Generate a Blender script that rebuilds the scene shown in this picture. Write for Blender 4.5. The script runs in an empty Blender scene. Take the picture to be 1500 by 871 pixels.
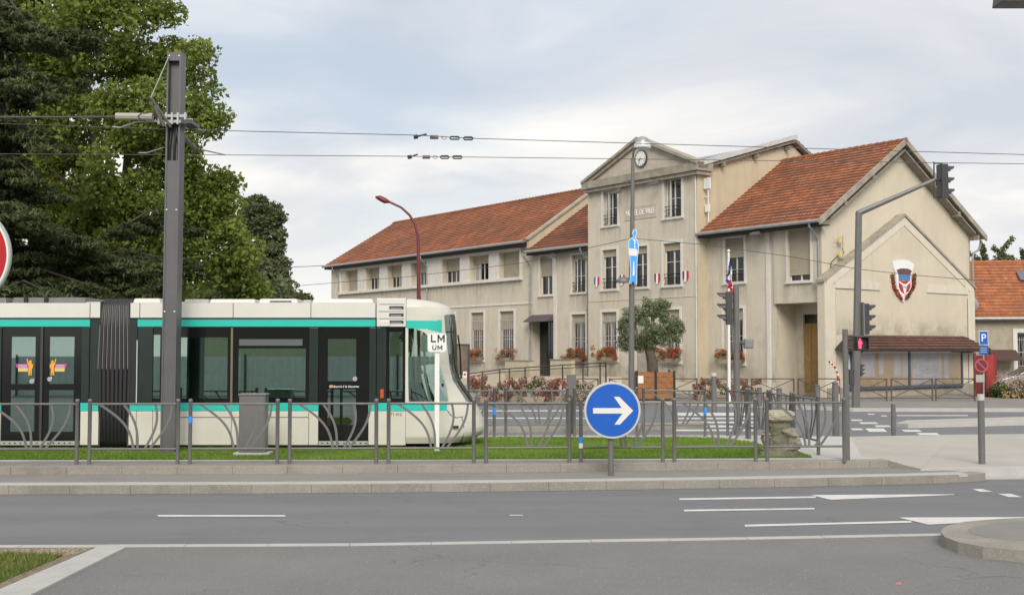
import bpy, math, random
import numpy as np
from math import radians, sin, cos, pi, atan, hypot, sqrt
from mathutils import Vector, Matrix
random.seed(7)
scene = bpy.context.scene
col = scene.collection
# ------------------------------------------------------------------ camera
F = 1678.0; H = 2.4; PIT = atan(76.5/1678)
cd = bpy.data.cameras.new('camera'); cam = bpy.data.objects.new('camera', cd); col.objects.link(cam)
cd.sensor_width = 36; cd.lens = 36*F/1500; cd.clip_end = 3000; cd.clip_start = .1
cam.location = (0, 0, H); cam.rotation_euler = (pi/2+PIT, 0, 0)
scene.camera = cam
# ------------------------------------------------------------------ light
SUN_EL, SUN_AZ = 34, 178       # azimuth clockwise from +Y (north); the sun stands behind the camera to the right
w = bpy.data.worlds.new('World'); scene.world = w; w.use_nodes = True
nt = w.node_tree; nt.nodes.clear()
def N(t, **k):
    n = nt.nodes.new(t)
    for a, v in k.items(): setattr(n, a, v)
    return n
out = N('ShaderNodeOutputWorld'); bg = N('ShaderNodeBackground')
sky = N('ShaderNodeTexSky', sky_type='NISHITA', sun_disc=False)
sky.sun_elevation = radians(SUN_EL); sky.sun_rotation = radians(SUN_AZ); sky.air_density = 1.2; sky.dust_density = 2.5
bg.inputs[1].default_value = 0.1
tc = N('ShaderNodeTexCoord'); sep = N('ShaderNodeSeparateXYZ'); nt.links.new(tc.outputs['Generated'], sep.inputs[0])
def M2(op, a, b=None, clamp=False):
    n = N('ShaderNodeMath', operation=op); n.use_clamp = clamp
    for i, v in enumerate((a, b)):
        if v is None: continue
        if isinstance(v, (int, float)): n.inputs[i].default_value = v
        else: nt.links.new(v, n.inputs[i])
    return n.outputs[0]
zc = M2('ADD', M2('MAXIMUM', sep.outputs[2], 0.0), 0.16)      # a flat cloud deck seen from below
cmb = N('ShaderNodeCombineXYZ')
nt.links.new(M2('DIVIDE', sep.outputs[0], zc), cmb.inputs[0]); nt.links.new(M2('DIVIDE', sep.outputs[1], zc), cmb.inputs[1])
def noise(vec, scale, detail, rough, dist=0, off=(0,0,0)):
    mp = N('ShaderNodeMapping'); mp.inputs['Location'].default_value = off
    nt.links.new(vec, mp.inputs[0])
    n = N('ShaderNodeTexNoise'); n.inputs['Scale'].default_value = scale; n.inputs['Detail'].default_value = detail
    n.inputs['Roughness'].default_value = rough; n.inputs['Distortion'].default_value = dist
    nt.links.new(mp.outputs[0], n.inputs['Vector']); return n.outputs[0]
def ramp(fac, stops):
    r = N('ShaderNodeValToRGB'); e = r.color_ramp.elements
    while len(e) < len(stops): e.new(.5)
    for i, (p, c) in enumerate(stops):
        e[i].position = p; e[i].color = (*c, 1)
    nt.links.new(fac, r.inputs[0]); return r.outputs[0]
n1 = noise(cmb.outputs[0], .62, 6, .5, .5, (2.9, 7.9, 0))
n2 = noise(cmb.outputs[0], .95, 7, .52, .6, (12.3, 4.6, 5))
cloudcol = ramp(n2, [(.34, (6.0, 6.35, 6.9)), (.46, (7.2, 7.3, 7.6)), (.54, (8.8, 8.6, 8.3)), (.66, (10.4, 9.9, 9.2))])
cov = ramp(n1, [(.34, (.40, .40, .40)), (.48, (.9, .9, .9)), (.58, (1, 1, 1))])
blue = N('ShaderNodeMixRGB', blend_type='MIX'); blue.inputs[0].default_value = .6
nt.links.new(sky.outputs[0], blue.inputs[1]); blue.inputs[2].default_value = (5.8, 6.8, 8.3, 1)
mx = N('ShaderNodeMixRGB'); nt.links.new(cov, mx.inputs[0]); nt.links.new(blue.outputs[0], mx.inputs[1]); nt.links.new(cloudcol, mx.inputs[2])
# warm bright band low over the horizon
hz = M2('SUBTRACT', 1.0, M2('MULTIPLY', M2('ABSOLUTE', sep.outputs[2]), 6.0), True)
mh = N('ShaderNodeMixRGB'); nt.links.new(M2('MULTIPLY', hz, .9), mh.inputs[0]); nt.links.new(mx.outputs[0], mh.inputs[1]); mh.inputs[2].default_value = (9.2, 9.0, 8.6, 1)
nt.links.new(mh.outputs[0], bg.inputs[0]); nt.links.new(bg.outputs[0], out.inputs[0])
sd = bpy.data.lights.new('sun', 'SUN'); sun = bpy.data.objects.new('sun', sd); col.objects.link(sun)
sd.energy = 2.5; sd.angle = radians(30); sd.color = (1, .94, .85)
az, el = radians(SUN_AZ), radians(SUN_EL)
sdir = Vector((sin(az)*cos(el), cos(az)*cos(el), sin(el)))
sun.rotation_euler = sdir.to_track_quat('Z', 'Y').to_euler()
scene.view_settings.view_transform = 'Standard'; scene.view_settings.look = 'None'
scene.view_settings.exposure = 0.15; scene.view_settings.gamma = 1
scene.view_settings.use_curve_mapping = False
scene.render.engine = 'CYCLES'
scene.cycles.max_bounces = 6; scene.cycles.transparent_max_bounces = 12
scene.cycles.use_denoising = True
# ------------------------------------------------------------------ projection helpers: photo pixels (1500x871) to places in the world
def ray(px, py):
    u = (px-750)/F; v = (435.5-py)/F
    return Vector((u, cos(PIT)-v*sin(PIT), sin(PIT)+v*cos(PIT)))
def G(px, py, z=0.0):
    d = ray(px, py); t = (z-H)/d.z; return Vector((d.x*t, d.y*t, z))
def At(px, py, Y):
    d = ray(px, py); t = Y/d.y; return Vector((d.x*t, Y, H+d.z*t))
_n = hypot(.591, .807); CA, SA = .591/_n, .807/_n
CX, CY = 14.64, 54.0
def hit(px, py, axis, val):
    d = ray(px, py); dx = d.x*CA-d.y*SA; dy = d.x*SA+d.y*CA
    cx = CX*CA-CY*SA; cy = CX*SA+CY*CA
    if axis == 'y': t = (val+cy)/dy; return (t*dx-cx, H+t*d.z)
    t = (val+cx)/dx; return (t*dy-cy, H+t*d.z)
# ------------------------------------------------------------------ mesh builder
class MB:
    def __init__(s): s.v = []; s.f = []; s.m = []; s.mi = 0; s.T = None
    def add(s, vs, fs):
        b = len(s.v)
        for p in vs:
            p = Vector(p)
            s.v.append(s.T @ p if s.T is not None else p)
        for f in fs: s.f.append([b+i for i in f]); s.m.append(s.mi)
        return s
    def quad(s, *p): return s.add(p, [range(len(p))])
    def box(s, x0, x1, y0, y1, z0, z1):
        if x0 > x1: x0, x1 = x1, x0
        if y0 > y1: y0, y1 = y1, y0
        if z0 > z1: z0, z1 = z1, z0
        return s.add([(x0,y0,z0),(x1,y0,z0),(x1,y1,z0),(x0,y1,z0),(x0,y0,z1),(x1,y0,z1),(x1,y1,z1),(x0,y1,z1)],
                     [(0,3,2,1),(4,5,6,7),(0,1,5,4),(1,2,6,5),(2,3,7,6),(3,0,4,7)])
    def prism(s, pts, off):
        n = len(pts); off = Vector(off); pts = [Vector(p) for p in pts]
        s.add(pts+[p+off for p in pts], [list(range(n))[::-1], list(range(n, 2*n))]+[(i, (i+1) % n, n+(i+1) % n, n+i) for i in range(n)])
        return s
    def tube(s, path, r, n=8, caps=True):
        path = [Vector(p) for p in path]; R = r if isinstance(r, (list, tuple)) else [r]*len(path)
        vs = []; fs = []; prev = None
        for i, p in enumerate(path):
            d = (path[min(i+1, len(path)-1)]-path[max(i-1, 0)]).normalized()
            if prev is None:
                a = d.cross(Vector((0, 0, 1)))
                if a.length < .05: a = d.cross(Vector((0, 1, 0)))
                a.normalize()
            else:
                a = (prev-d*prev.dot(d)).normalized()
            prev = a; b = d.cross(a)
            for k in range(n):
                t = 2*pi*k/n; vs.append(p+(a*cos(t)+b*sin(t))*R[i])
        for i in range(len(path)-1):
            for k in range(n):
                fs.append((i*n+k, (i+1)*n+k, (i+1)*n+(k+1) % n, i*n+(k+1) % n))
        if caps: fs.append(list(range(n))); fs.append([(len(path)-1)*n+k for k in range(n)][::-1])
        return s.add(vs, fs)
    def lathe(s, prof, c=(0,0,0), n=16, axis='z'):
        vs = []; fs = []
        for (r, h) in prof:
            for k in range(n):
                t = 2*pi*k/n
                q = (r*cos(t), r*sin(t), h) if axis == 'z' else ((r*cos(t), h, r*sin(t)) if axis == 'y' else (h, r*cos(t), r*sin(t)))
                vs.append(Vector(q)+Vector(c))
        m = len(prof)
        for i in range(m-1):
            for k in range(n): fs.append((i*n+k, i*n+(k+1) % n, (i+1)*n+(k+1) % n, (i+1)*n+k))
        fs.append(list(range(n))[::-1]); fs.append([(m-1)*n+k for k in range(n)])
        return s.add(vs, fs)
    def split(s, name, mat, parent=None, **k):
        # every separate piece becomes an object of its own
        p = list(range(len(s.v)))
        def fd(i):
            while p[i] != i: p[i] = p[p[i]]; i = p[i]
            return i
        for f in s.f:
            r = fd(f[0])
            for i in f[1:]: p[fd(i)] = r
        g = {}
        for f in s.f: g.setdefault(fd(f[0]), []).append(f)
        out = []
        for fs in g.values():
            ix = sorted(set(i for f in fs for i in f)); mp = {i: j for j, i in enumerate(ix)}; q = MB(); q.add([s.v[i] for i in ix], [[mp[i] for i in f] for f in fs]); out.append(q.build(name, mat, parent, **k))
        return out
    def build(s, name, mat, parent=None, smooth=False, bevel=0, label=None, auto=None):
        me = bpy.data.meshes.new(name); me.from_pydata([tuple(v) for v in s.v], [], s.f)
        for m in (mat if isinstance(mat, (list, tuple)) else [mat]): me.materials.append(m)
        if isinstance(mat, (list, tuple)): me.polygons.foreach_set('material_index', s.m)
        if smooth: me.polygons.foreach_set('use_smooth', [True]*len(s.f))
        me.update(); o = bpy.data.objects.new(name, me); col.objects.link(o)
        if parent: o.parent = parent
        if bevel:
            b = o.modifiers.new('bevel', 'BEVEL'); b.width = bevel; b.segments = 2; b.limit_method = 'ANGLE'
        if label: o['label'] = label
        if smooth and auto:
            try: me.set_sharp_from_angle(angle=radians(auto))
            except Exception: pass
        return o
def tag(o, label=None, cat=None, group=None, kind=None):
    if label: o['label'] = label
    if cat: o['category'] = cat
    if group: o['group'] = group
    if kind: o['kind'] = kind
    return o
def thing(name, loc, label, cat, group=None, rz=0):
    o = bpy.data.objects.new(name, None); o.empty_display_size = .3; col.objects.link(o)
    o.location = loc; o.rotation_euler = (0, 0, rz); return tag(o, label, cat, group)
def kids(o): return [c for c in bpy.data.objects if c.parent == o]
def dup(o, loc=None, rz=None, label=None, parent=None):
    c = o.copy(); col.objects.link(c)
    if parent is not None: c.parent = parent
    if loc is not None: c.location = loc
    if rz is not None: c.rotation_euler = (0, 0, rz)
    if label: c['label'] = label
    for ch in kids(o): dup(ch, parent=c)
    return c
def text(body, size, mat, parent, name, T, extrude=.004, bold=0.0, spacing=1.0):
    cu = bpy.data.curves.new(name, 'FONT'); cu.body = body; cu.size = size; cu.extrude = extrude; cu.offset = bold
    cu.align_x = 'CENTER'; cu.align_y = 'CENTER'; cu.space_character = spacing
    tmp = bpy.data.objects.new('tmp', cu); col.objects.link(tmp)
    dg = bpy.context.evaluated_depsgraph_get(); dg.update()
    me = bpy.data.meshes.new_from_object(tmp.evaluated_get(dg)); bpy.data.objects.remove(tmp)
    me.transform(T); me.materials.clear(); me.materials.append(mat)
    o = bpy.data.objects.new(name, me); col.objects.link(o)
    if parent: o.parent = parent
    return o
def faceT(x, y, z, sx=1.0, ax='y'):      # text standing up; facing -y (or facing +x for ax='x')
    R = Matrix.Rotation(pi/2, 4, 'X')
    if ax == 'x': R = Matrix.Rotation(pi/2, 4, 'Z') @ R
    return Matrix.Translation((x, y, z)) @ R @ Matrix.Diagonal((sx, 1, 1, 1))
# ------------------------------------------------------------------ materials
MATS = {}
def mat(name, c, rough=.6, metal=0, var=.0, vs=3.0, bump=0, bs=60, stain=None, streak=0, emit=None, spec=.5, c2=None, fine=0):
    if name in MATS: return MATS[name]
    m = bpy.data.materials.new(name); m.use_nodes = True; t = m.node_tree; L = t.links
    p = t.nodes['Principled BSDF']; p.inputs['Roughness'].default_value = rough; p.inputs['Metallic'].default_value = metal
    p.inputs['Specular IOR Level'].default_value = spec
    p.inputs['Base Color'].default_value = (*c, 1)
    def nn(k, **kw):
        n = t.nodes.new(k)
        for a, v in kw.items(): setattr(n, a, v)
        return n
    co = nn('ShaderNodeTexCoord').outputs['Object']
    def nz(scale, detail=5, rough=.6, mapping=None):
        v = co
        if mapping:
            mp = nn('ShaderNodeMapping'); mp.inputs['Scale'].default_value = mapping; L.new(co, mp.inputs[0]); v = mp.outputs[0]
        n = nn('ShaderNodeTexNoise'); n.inputs['Scale'].default_value = scale; n.inputs['Detail'].default_value = detail; n.inputs['Roughness'].default_value = rough
        L.new(v, n.inputs['Vector']); return n.outputs[0]
    cur = None
    def blend(fac, color, lo, hi, strength):
        nonlocal cur
        mr = nn('ShaderNodeMapRange'); mr.inputs[1].default_value = lo; mr.inputs[2].default_value = hi; mr.inputs[4].default_value = strength
        L.new(fac, mr.inputs[0]); mx = nn('ShaderNodeMixRGB'); L.new(mr.outputs[0], mx.inputs[0])
        if cur is None: mx.inputs[1].default_value = (*c, 1)
        else: L.new(cur, mx.inputs[1])
        mx.inputs[2].default_value = (*color, 1); cur = mx.outputs[0]
    if var: blend(nz(vs), c2 or tuple(x*(1-var) for x in c), .35, .7, 1)
    if fine: blend(nz(bs, 3, .8), tuple(min(1, x*(1+fine)) for x in c), .5, .75, 1)
    if stain: blend(nz(.9, 8, .7), stain, .52, .75, .75)
    if streak: blend(nz(1.0, 6, .65, (2.6, 2.6, .22)), tuple(x*.55 for x in c), .52, .8, streak)
    if cur is not None: L.new(cur, p.inputs['Base Color'])
    if bump:
        b = nn('ShaderNodeBump'); b.inputs['Strength'].default_value = bump; b.inputs['Distance'].default_value = .02
        L.new(nz(bs, 4, .7), b.inputs['Height']); L.new(b.outputs[0], p.inputs['Normal'])
    if emit: p.inputs['Emission Color'].default_value = (*emit[:3], 1); p.inputs['Emission Strength'].default_value = emit[3]
    MATS[name] = m; return m
stucco = mat('stucco', (.61, .555, .45), .9, var=.10, vs=.7, bump=.25, bs=25, stain=(.44, .385, .295), streak=.6)
stucco_g = mat('stucco_gable', (.625, .56, .44), .9, var=.10, vs=.5, bump=.2, bs=30, stain=(.54, .47, .35), streak=.3)
stucco_y = mat('stucco_side', (.56, .485, .345), .9, var=.14, vs=.5, bump=.2, bs=25, streak=.5)
stone_tr = mat('trim_stone', (.40, .36, .29), .9, var=.35, vs=2, bump=.3, bs=20, stain=(.20, .175, .14), streak=.6)
white_tr = mat('white_trim', (.70, .67, .61), .8, var=.12, vs=3, streak=.5)
wframe = mat('window_white', (.68, .66, .62), .5, var=.1)
wood_d = mat('painted_wood_beige', (.42, .33, .25), .6, var=.2)
pane_m = mat('pane_dark', (.012, .013, .014), .06, var=.3, vs=1.5, spec=.6)
curtain = mat('curtain', (.45, .42, .38), .8, var=.3, vs=2)
shutter_m = mat('roller_shutter', (.40, .35, .26), .6, var=.15, vs=2)
iron = mat('dark_iron', (.035, .03, .028), .5)
zinc = mat('zinc', (.38, .40, .40), .45, .4, var=.25, vs=4)
zincw = mat('zinc_white', (.55, .56, .55), .55, var=.2, vs=3)
fascia = mat('dark_fascia', (.045, .035, .03), .8, var=.4)
eavew = mat('eave_wood', (.30, .27, .22), .85, var=.4, vs=6)
metal_g = mat('grey_paint_metal', (.155, .15, .148), .42, .1, var=.12, vs=5)
metal_d = mat('dark_grey_metal', (.06, .062, .063), .4, .2, var=.2, vs=6)
mast_m = mat('mast_grey', (.115, .115, .12), .45, .1, var=.15, vs=2)
black = mat('black_rubber', (.012, .012, .013), .5)
gold = mat('door_wood', (.45, .27, .08), .5, var=.3, vs=4)
planter_w = mat('planter_wood', (.34, .14, .045), .6, var=.4, vs=5)
white_p = mat('white_paint', (.78, .78, .76), .45, var=.06)
red_p = mat('red_paint', (.5, .02, .02), .4, var=.1)
maroon = mat('maroon_paint', (.16, .025, .03), .4)
brownm = mat('brown_metal', (.10, .065, .05), .55, var=.2)
blue_s = mat('sign_blue', (.006, .10, .48), .35, var=.06)
blue_l = mat('light_blue', (.04, .35, .85), .5)
blue_f = mat('flag_blue', (.02, .04, .25), .7)
red_f = mat('flag_red', (.55, .02, .03), .7)
white_f = mat('flag_white', (.78, .78, .78), .7)
kerb_m = mat('kerb_stone', (.295, .275, .24), .9, var=.25, vs=1.1, bump=.35, bs=30, stain=(.17, .155, .13), fine=.3, streak=.4)
kerb_l = mat('kerb_light', (.46, .45, .43), .9, var=.15, vs=2, bump=.2, bs=40, fine=.1)
conc = mat('concrete_plaza', (.42, .395, .355), .9, var=.14, vs=.6, bump=.15, bs=60, fine=.15)
conc_l = mat('concrete_pale', (.50, .485, .46), .9, var=.1, vs=.8, fine=.1)
paint = mat('road_paint', (.66, .65, .63), .7, var=.25, vs=3, fine=.05)
dirt = mat('gravel_dirt', (.24, .19, .13), 1, var=.4, vs=8, bump=.8, bs=40, fine=.9)
grass_b = mat('grass_ground', (.075, .14, .02), 1, var=.4, vs=3, bump=.5, bs=50)
rock_m = mat('rock', (.34, .31, .24), .95, var=.5, vs=3.5, bump=.9, bs=8, stain=(.14, .14, .09))
bark = mat('bark', (.13, .10, .075), .95, var=.4, vs=5, bump=.6, bs=20)
def asphalt(name, c, patch):
    m = mat(name, c, .88, var=.22, vs=.35, bump=.4, bs=90, fine=.9, stain=patch); t = m.node_tree; L = t.links; p = t.nodes['Principled BSDF']
    src = p.inputs['Base Color'].links[0].from_socket; co = t.nodes.new('ShaderNodeTexCoord')
    nz = t.nodes.new('ShaderNodeTexNoise'); nz.inputs['Scale'].default_value = 1.3; nz.inputs['Detail'].default_value = 6; L.new(co.outputs['Object'], nz.inputs[0])
    ad = t.nodes.new('ShaderNodeVectorMath'); ad.operation = 'ADD'; L.new(co.outputs['Object'], ad.inputs[0]); L.new(nz.outputs[1], ad.inputs[1])
    v = t.nodes.new('ShaderNodeTexVoronoi'); v.feature = 'DISTANCE_TO_EDGE'; v.inputs['Scale'].default_value = .22; L.new(ad.outputs[0], v.inputs['Vector'])
    mr = t.nodes.new('ShaderNodeMapRange'); mr.inputs[1].default_value = .0; mr.inputs[2].default_value = .0035; mr.inputs[3].default_value = .45; mr.inputs[4].default_value = 0; L.new(v.outputs['Distance'], mr.inputs[0])
    n3 = t.nodes.new('ShaderNodeTexNoise'); n3.inputs['Scale'].default_value = .5; L.new(co.outputs['Object'], n3.inputs[0]); m3 = t.nodes.new('ShaderNodeMapRange'); m3.inputs[1].default_value = .48; m3.inputs[2].default_value = .56; L.new(n3.outputs[0], m3.inputs[0])
    mu = t.nodes.new('ShaderNodeMath'); mu.operation = 'MULTIPLY'; L.new(mr.outputs[0], mu.inputs[0]); L.new(m3.outputs[0], mu.inputs[1])
    mx = t.nodes.new('ShaderNodeMixRGB'); L.new(mu.outputs[0], mx.inputs[0]); L.new(src, mx.inputs[1]); mx.inputs[2].default_value = (.05, .05, .05, 1)
    vs = t.nodes.new('ShaderNodeTexVoronoi'); vs.inputs['Scale'].default_value = 22; L.new(co.outputs['Object'], vs.inputs['Vector']); m4 = t.nodes.new('ShaderNodeMapRange'); m4.inputs[1].default_value = .06; m4.inputs[2].default_value = .02; m4.inputs[3].default_value = 0; m4.inputs[4].default_value = .5; L.new(vs.outputs['Distance'], m4.inputs[0])
    mx2 = t.nodes.new('ShaderNodeMixRGB'); L.new(m4.outputs[0], mx2.inputs[0]); L.new(mx.outputs[0], mx2.inputs[1]); mx2.inputs[2].default_value = (.36, .35, .33, 1)
    L.new(mx2.outputs[0], p.inputs['Base Color']); return m
asph = asphalt('asphalt_road', (.165, .168, .177), (.14, .142, .15))
asph_n = asphalt('asphalt_near', (.180, .175, .172), (.205, .197, .19))
asph_m = asphalt('asphalt_median', (.23, .22, .205), (.19, .18, .17))
def aniso(m, sc):   # lengthen the wear marks of a road along the driving direction
    for n in m.node_tree.nodes:
        if n.type == 'TEX_NOISE' and n.inputs['Scale'].default_value in (.35, .9) or n.type == 'TEX_NOISE' and abs(n.inputs['Scale'].default_value-.35) < .01:
            t = m.node_tree; mp = t.nodes.new('ShaderNodeMapping'); mp.inputs['Scale'].default_value = sc
            src = n.inputs['Vector'].links[0].from_socket; t.links.new(src, mp.inputs[0]); t.links.new(mp.outputs[0], n.inputs['Vector'])
aniso(asph, (.35, 3.2, 1))
def tile_mat(name, c1, c2, c3, dark):
    m = bpy.data.materials.new(name); m.use_nodes = True; t = m.node_tree; L = t.links; p = t.nodes['Principled BSDF']; p.inputs['Roughness'].default_value = .85
    uv = t.nodes.new('ShaderNodeUVMap'); mp = t.nodes.new('ShaderNodeMapping'); mp.inputs['Scale'].default_value = (1/.24, 1/.34, 1); L.new(uv.outputs[0], mp.inputs[0])
    fl = t.nodes.new('ShaderNodeVectorMath'); fl.operation = 'FLOOR'; L.new(mp.outputs[0], fl.inputs[0])
    wn = t.nodes.new('ShaderNodeTexWhiteNoise'); L.new(fl.outputs[0], wn.inputs[0])
    r = t.nodes.new('ShaderNodeValToRGB'); e = r.color_ramp.elements; e[0].color = (*c1, 1); e[1].color = (*c3, 1); k = e.new(.55); k.color = (*c2, 1); L.new(wn.outputs[0], r.inputs[0])
    n = t.nodes.new('ShaderNodeTexNoise'); n.inputs['Scale'].default_value = .5; n.inputs['Detail'].default_value = 8; n.inputs['Roughness'].default_value = .7
    tc = t.nodes.new('ShaderNodeTexCoord'); L.new(tc.outputs['Object'], n.inputs[0])
    mr = t.nodes.new('ShaderNodeMapRange'); mr.inputs[1].default_value = .40; mr.inputs[2].default_value = .66; mr.inputs[4].default_value = .85; L.new(n.outputs[0], mr.inputs[0])
    mx = t.nodes.new('ShaderNodeMixRGB'); L.new(mr.outputs[0], mx.inputs[0]); L.new(r.outputs[0], mx.inputs[1]); mx.inputs[2].default_value = (*dark, 1)
    n2 = t.nodes.new('ShaderNodeTexNoise'); n2.inputs['Scale'].default_value = 9; n2.inputs['Detail'].default_value = 4; L.new(tc.outputs['Object'], n2.inputs[0])
    mr2 = t.nodes.new('ShaderNodeMapRange'); mr2.inputs[1].default_value = .5; mr2.inputs[2].default_value = .8; mr2.inputs[4].default_value = .6; L.new(n2.outputs[0], mr2.inputs[0])
    mx2 = t.nodes.new('ShaderNodeMixRGB'); L.new(mr2.outputs[0], mx2.inputs[0]); L.new(mx.outputs[0], mx2.inputs[1]); mx2.inputs[2].default_value = (*(x*.6 for x in dark), 1)
    L.new(mx2.outputs[0], p.inputs['Base Color']); return m
tile_a = tile_mat('tiles_orange', (.24, .082, .038), (.33, .115, .052), (.41, .155, .075), (.15, .07, .042))
tile_b = tile_mat('tiles_brown', (.17, .06, .033), (.24, .085, .04), (.30, .11, .05), (.10, .05, .033))
tile_c = tile_mat('tiles_bright', (.32, .105, .042), (.43, .15, .058), (.50, .19, .08), (.22, .095, .05))
tile_d = tile_mat('tiles_old', (.10, .045, .035), (.14, .06, .045), (.19, .08, .055), (.07, .045, .035))
def leaf_mat(name, a, b, c, trans=.25, rough=.6):
    m = bpy.data.materials.new(name); m.use_nodes = True; t = m.node_tree; L = t.links; p = t.nodes['Principled BSDF']; p.inputs['Roughness'].default_value = rough
    p.inputs['Specular IOR Level'].default_value = .3
    g = t.nodes.new('ShaderNodeNewGeometry'); r = t.nodes.new('ShaderNodeValToRGB'); e = r.color_ramp.elements
    e[0].color = (*a, 1); e[1].color = (*c, 1); k = e.new(.5); k.color = (*b, 1)
    n = t.nodes.new('ShaderNodeTexNoise'); n.inputs['Scale'].default_value = .45; n.inputs['Detail'].default_value = 3; L.new(g.outputs['Position'], n.inputs[0])
    mm = t.nodes.new('ShaderNodeMath'); mm.operation = 'MULTIPLY_ADD'; mm.inputs[1].default_value = .55; L.new(g.outputs['Random Per Island'], mm.inputs[0])
    mr = t.nodes.new('ShaderNodeMapRange'); mr.inputs[1].default_value = .35; mr.inputs[2].default_value = .65; mr.inputs[4].default_value = .5; L.new(n.outputs[0], mr.inputs[0]); L.new(mr.outputs[0], mm.inputs[2])
    L.new(mm.outputs[0], r.inputs[0]); L.new(r.outputs[0], p.inputs['Base Color'])
    tr = t.nodes.new('ShaderNodeBsdfTranslucent'); L.new(r.outputs[0], tr.inputs[0]); ms = t.nodes.new('ShaderNodeMixShader'); ms.inputs[0].default_value = trans
    L.new(p.outputs[0], ms.inputs[1]); L.new(tr.outputs[0], ms.inputs[2]); L.new(ms.outputs[0], t.nodes['Material Output'].inputs[0]); return m
lf_plane = leaf_mat('leaves_plane', (.085, .125, .02), (.18, .24, .045), (.31, .37, .085), .45)
lf_cedar = leaf_mat('needles_cedar', (.035, .05, .018), (.065, .085, .03), (.12, .15, .055), .2)
lf_dark = leaf_mat('leaves_dark', (.07, .09, .04), (.13, .16, .075), (.21, .24, .12), .35)
lf_olive = leaf_mat('leaves_olive', (.10, .13, .055), (.18, .215, .11), (.28, .32, .19), .3)
lf_flower = leaf_mat('leaves_flower', (.04, .09, .015), (.09, .17, .03), (.15, .24, .05), .2)
pet_red = leaf_mat('petals_red', (.45, .03, .03), (.62, .07, .05), (.75, .22, .16), .2)
pet_pink = leaf_mat('petals_pink', (.30, .03, .10), (.50, .08, .17), (.66, .26, .33), .15)
pet_white = leaf_mat('petals_white', (.45, .15, .2), (.62, .45, .38), (.72, .66, .6), .2)
lf_grass = leaf_mat('grass_blades', (.12, .20, .03), (.19, .31, .045), (.32, .40, .10), .4)
# glass of the tram: dark tint with coated outer face
def glass(name, tint, refl, rc=(1,1,1)):
    m = bpy.data.materials.new(name); m.use_nodes = True; t = m.node_tree; L = t.links; t.nodes.remove(t.nodes['Principled BSDF'])
    a = t.nodes.new('ShaderNodeBsdfTransparent'); a.inputs[0].default_value = (*tint, 1)
    b = t.nodes.new('ShaderNodeBsdfGlossy'); b.inputs[0].default_value = (*rc, 1); b.inputs[1].default_value = .015
    lw = t.nodes.new('ShaderNodeLayerWeight'); lw.inputs[0].default_value = .35
    mm = t.nodes.new('ShaderNodeMath'); mm.operation = 'MULTIPLY_ADD'; mm.inputs[1].default_value = .6; mm.inputs[2].default_value = refl; mm.use_clamp = True; L.new(lw.outputs[0], mm.inputs[0])
    ms = t.nodes.new('ShaderNodeMixShader'); L.new(mm.outputs[0], ms.inputs[0]); L.new(a.outputs[0], ms.inputs[1]); L.new(b.outputs[0], ms.inputs[2]); L.new(ms.outputs[0], t.nodes['Material Output'].inputs[0]); return m
gl_tram = glass('tram_glass', (.5, .65, .56), .42, (.66, .86, .76)); gl_door = glass('tram_door_glass', (.45, .55, .50), .36, (.7, .9, .84))
# ------------------------------------------------------------------ leaves as many small faces
def leafmesh(name, P, size, material, parent=None, seed=0, flat=0.0, elong=1.6, hang=0, norm_out=None):
    rs = np.random.RandomState(seed); n = len(P); P = np.asarray(P, float)
    a = rs.normal(size=(n, 3)); a[:, 2] -= hang; a /= np.linalg.norm(a, axis=1)[:, None]
    b = rs.normal(size=(n, 3))
    if flat: b = b*(1-flat)+np.cross(np.array([0, 0, 1.]), a)*flat*2
    b -= a*(a*b).sum(1)[:, None]; b /= np.linalg.norm(b, axis=1)[:, None]
    s = size*rs.uniform(.6, 1.3, n)[:, None]
    v = np.empty((n, 4, 3)); v[:, 0] = P-a*s*elong*.5; v[:, 1] = P+b*s*.5; v[:, 2] = P+a*s*elong*.5; v[:, 3] = P-b*s*.5
    c = np.cross(a, b); v[:, 1] += c*s*.2; v[:, 3] += c*s*.2
    me = bpy.data.meshes.new(name); me.vertices.add(n*4); me.vertices.foreach_set('co', v.ravel())
    me.loops.add(n*4); me.loops.foreach_set('vertex_index', np.arange(n*4, dtype=np.int32)); me.polygons.add(n)
    me.polygons.foreach_set('loop_start', np.arange(0, n*4, 4, dtype=np.int32)); me.update(calc_edges=True)
    me.materials.append(material); o = bpy.data.objects.new(name, me); col.objects.link(o)
    if parent: o.parent = parent
    return o
def cloudpts(centers, per, rad, seed=1, squash=(1, 1, 1)):
    rs = np.random.RandomState(seed); C = np.repeat(np.asarray(centers, float), per, 0)
    R = np.repeat(np.broadcast_to(rad, (len(centers),)), per)
    d = rs.normal(size=C.shape); d /= np.linalg.norm(d, axis=1)[:, None]
    return C+d*(R*rs.uniform(.15, 1, len(C))**.5)[:, None]*np.array(squash)
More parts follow.
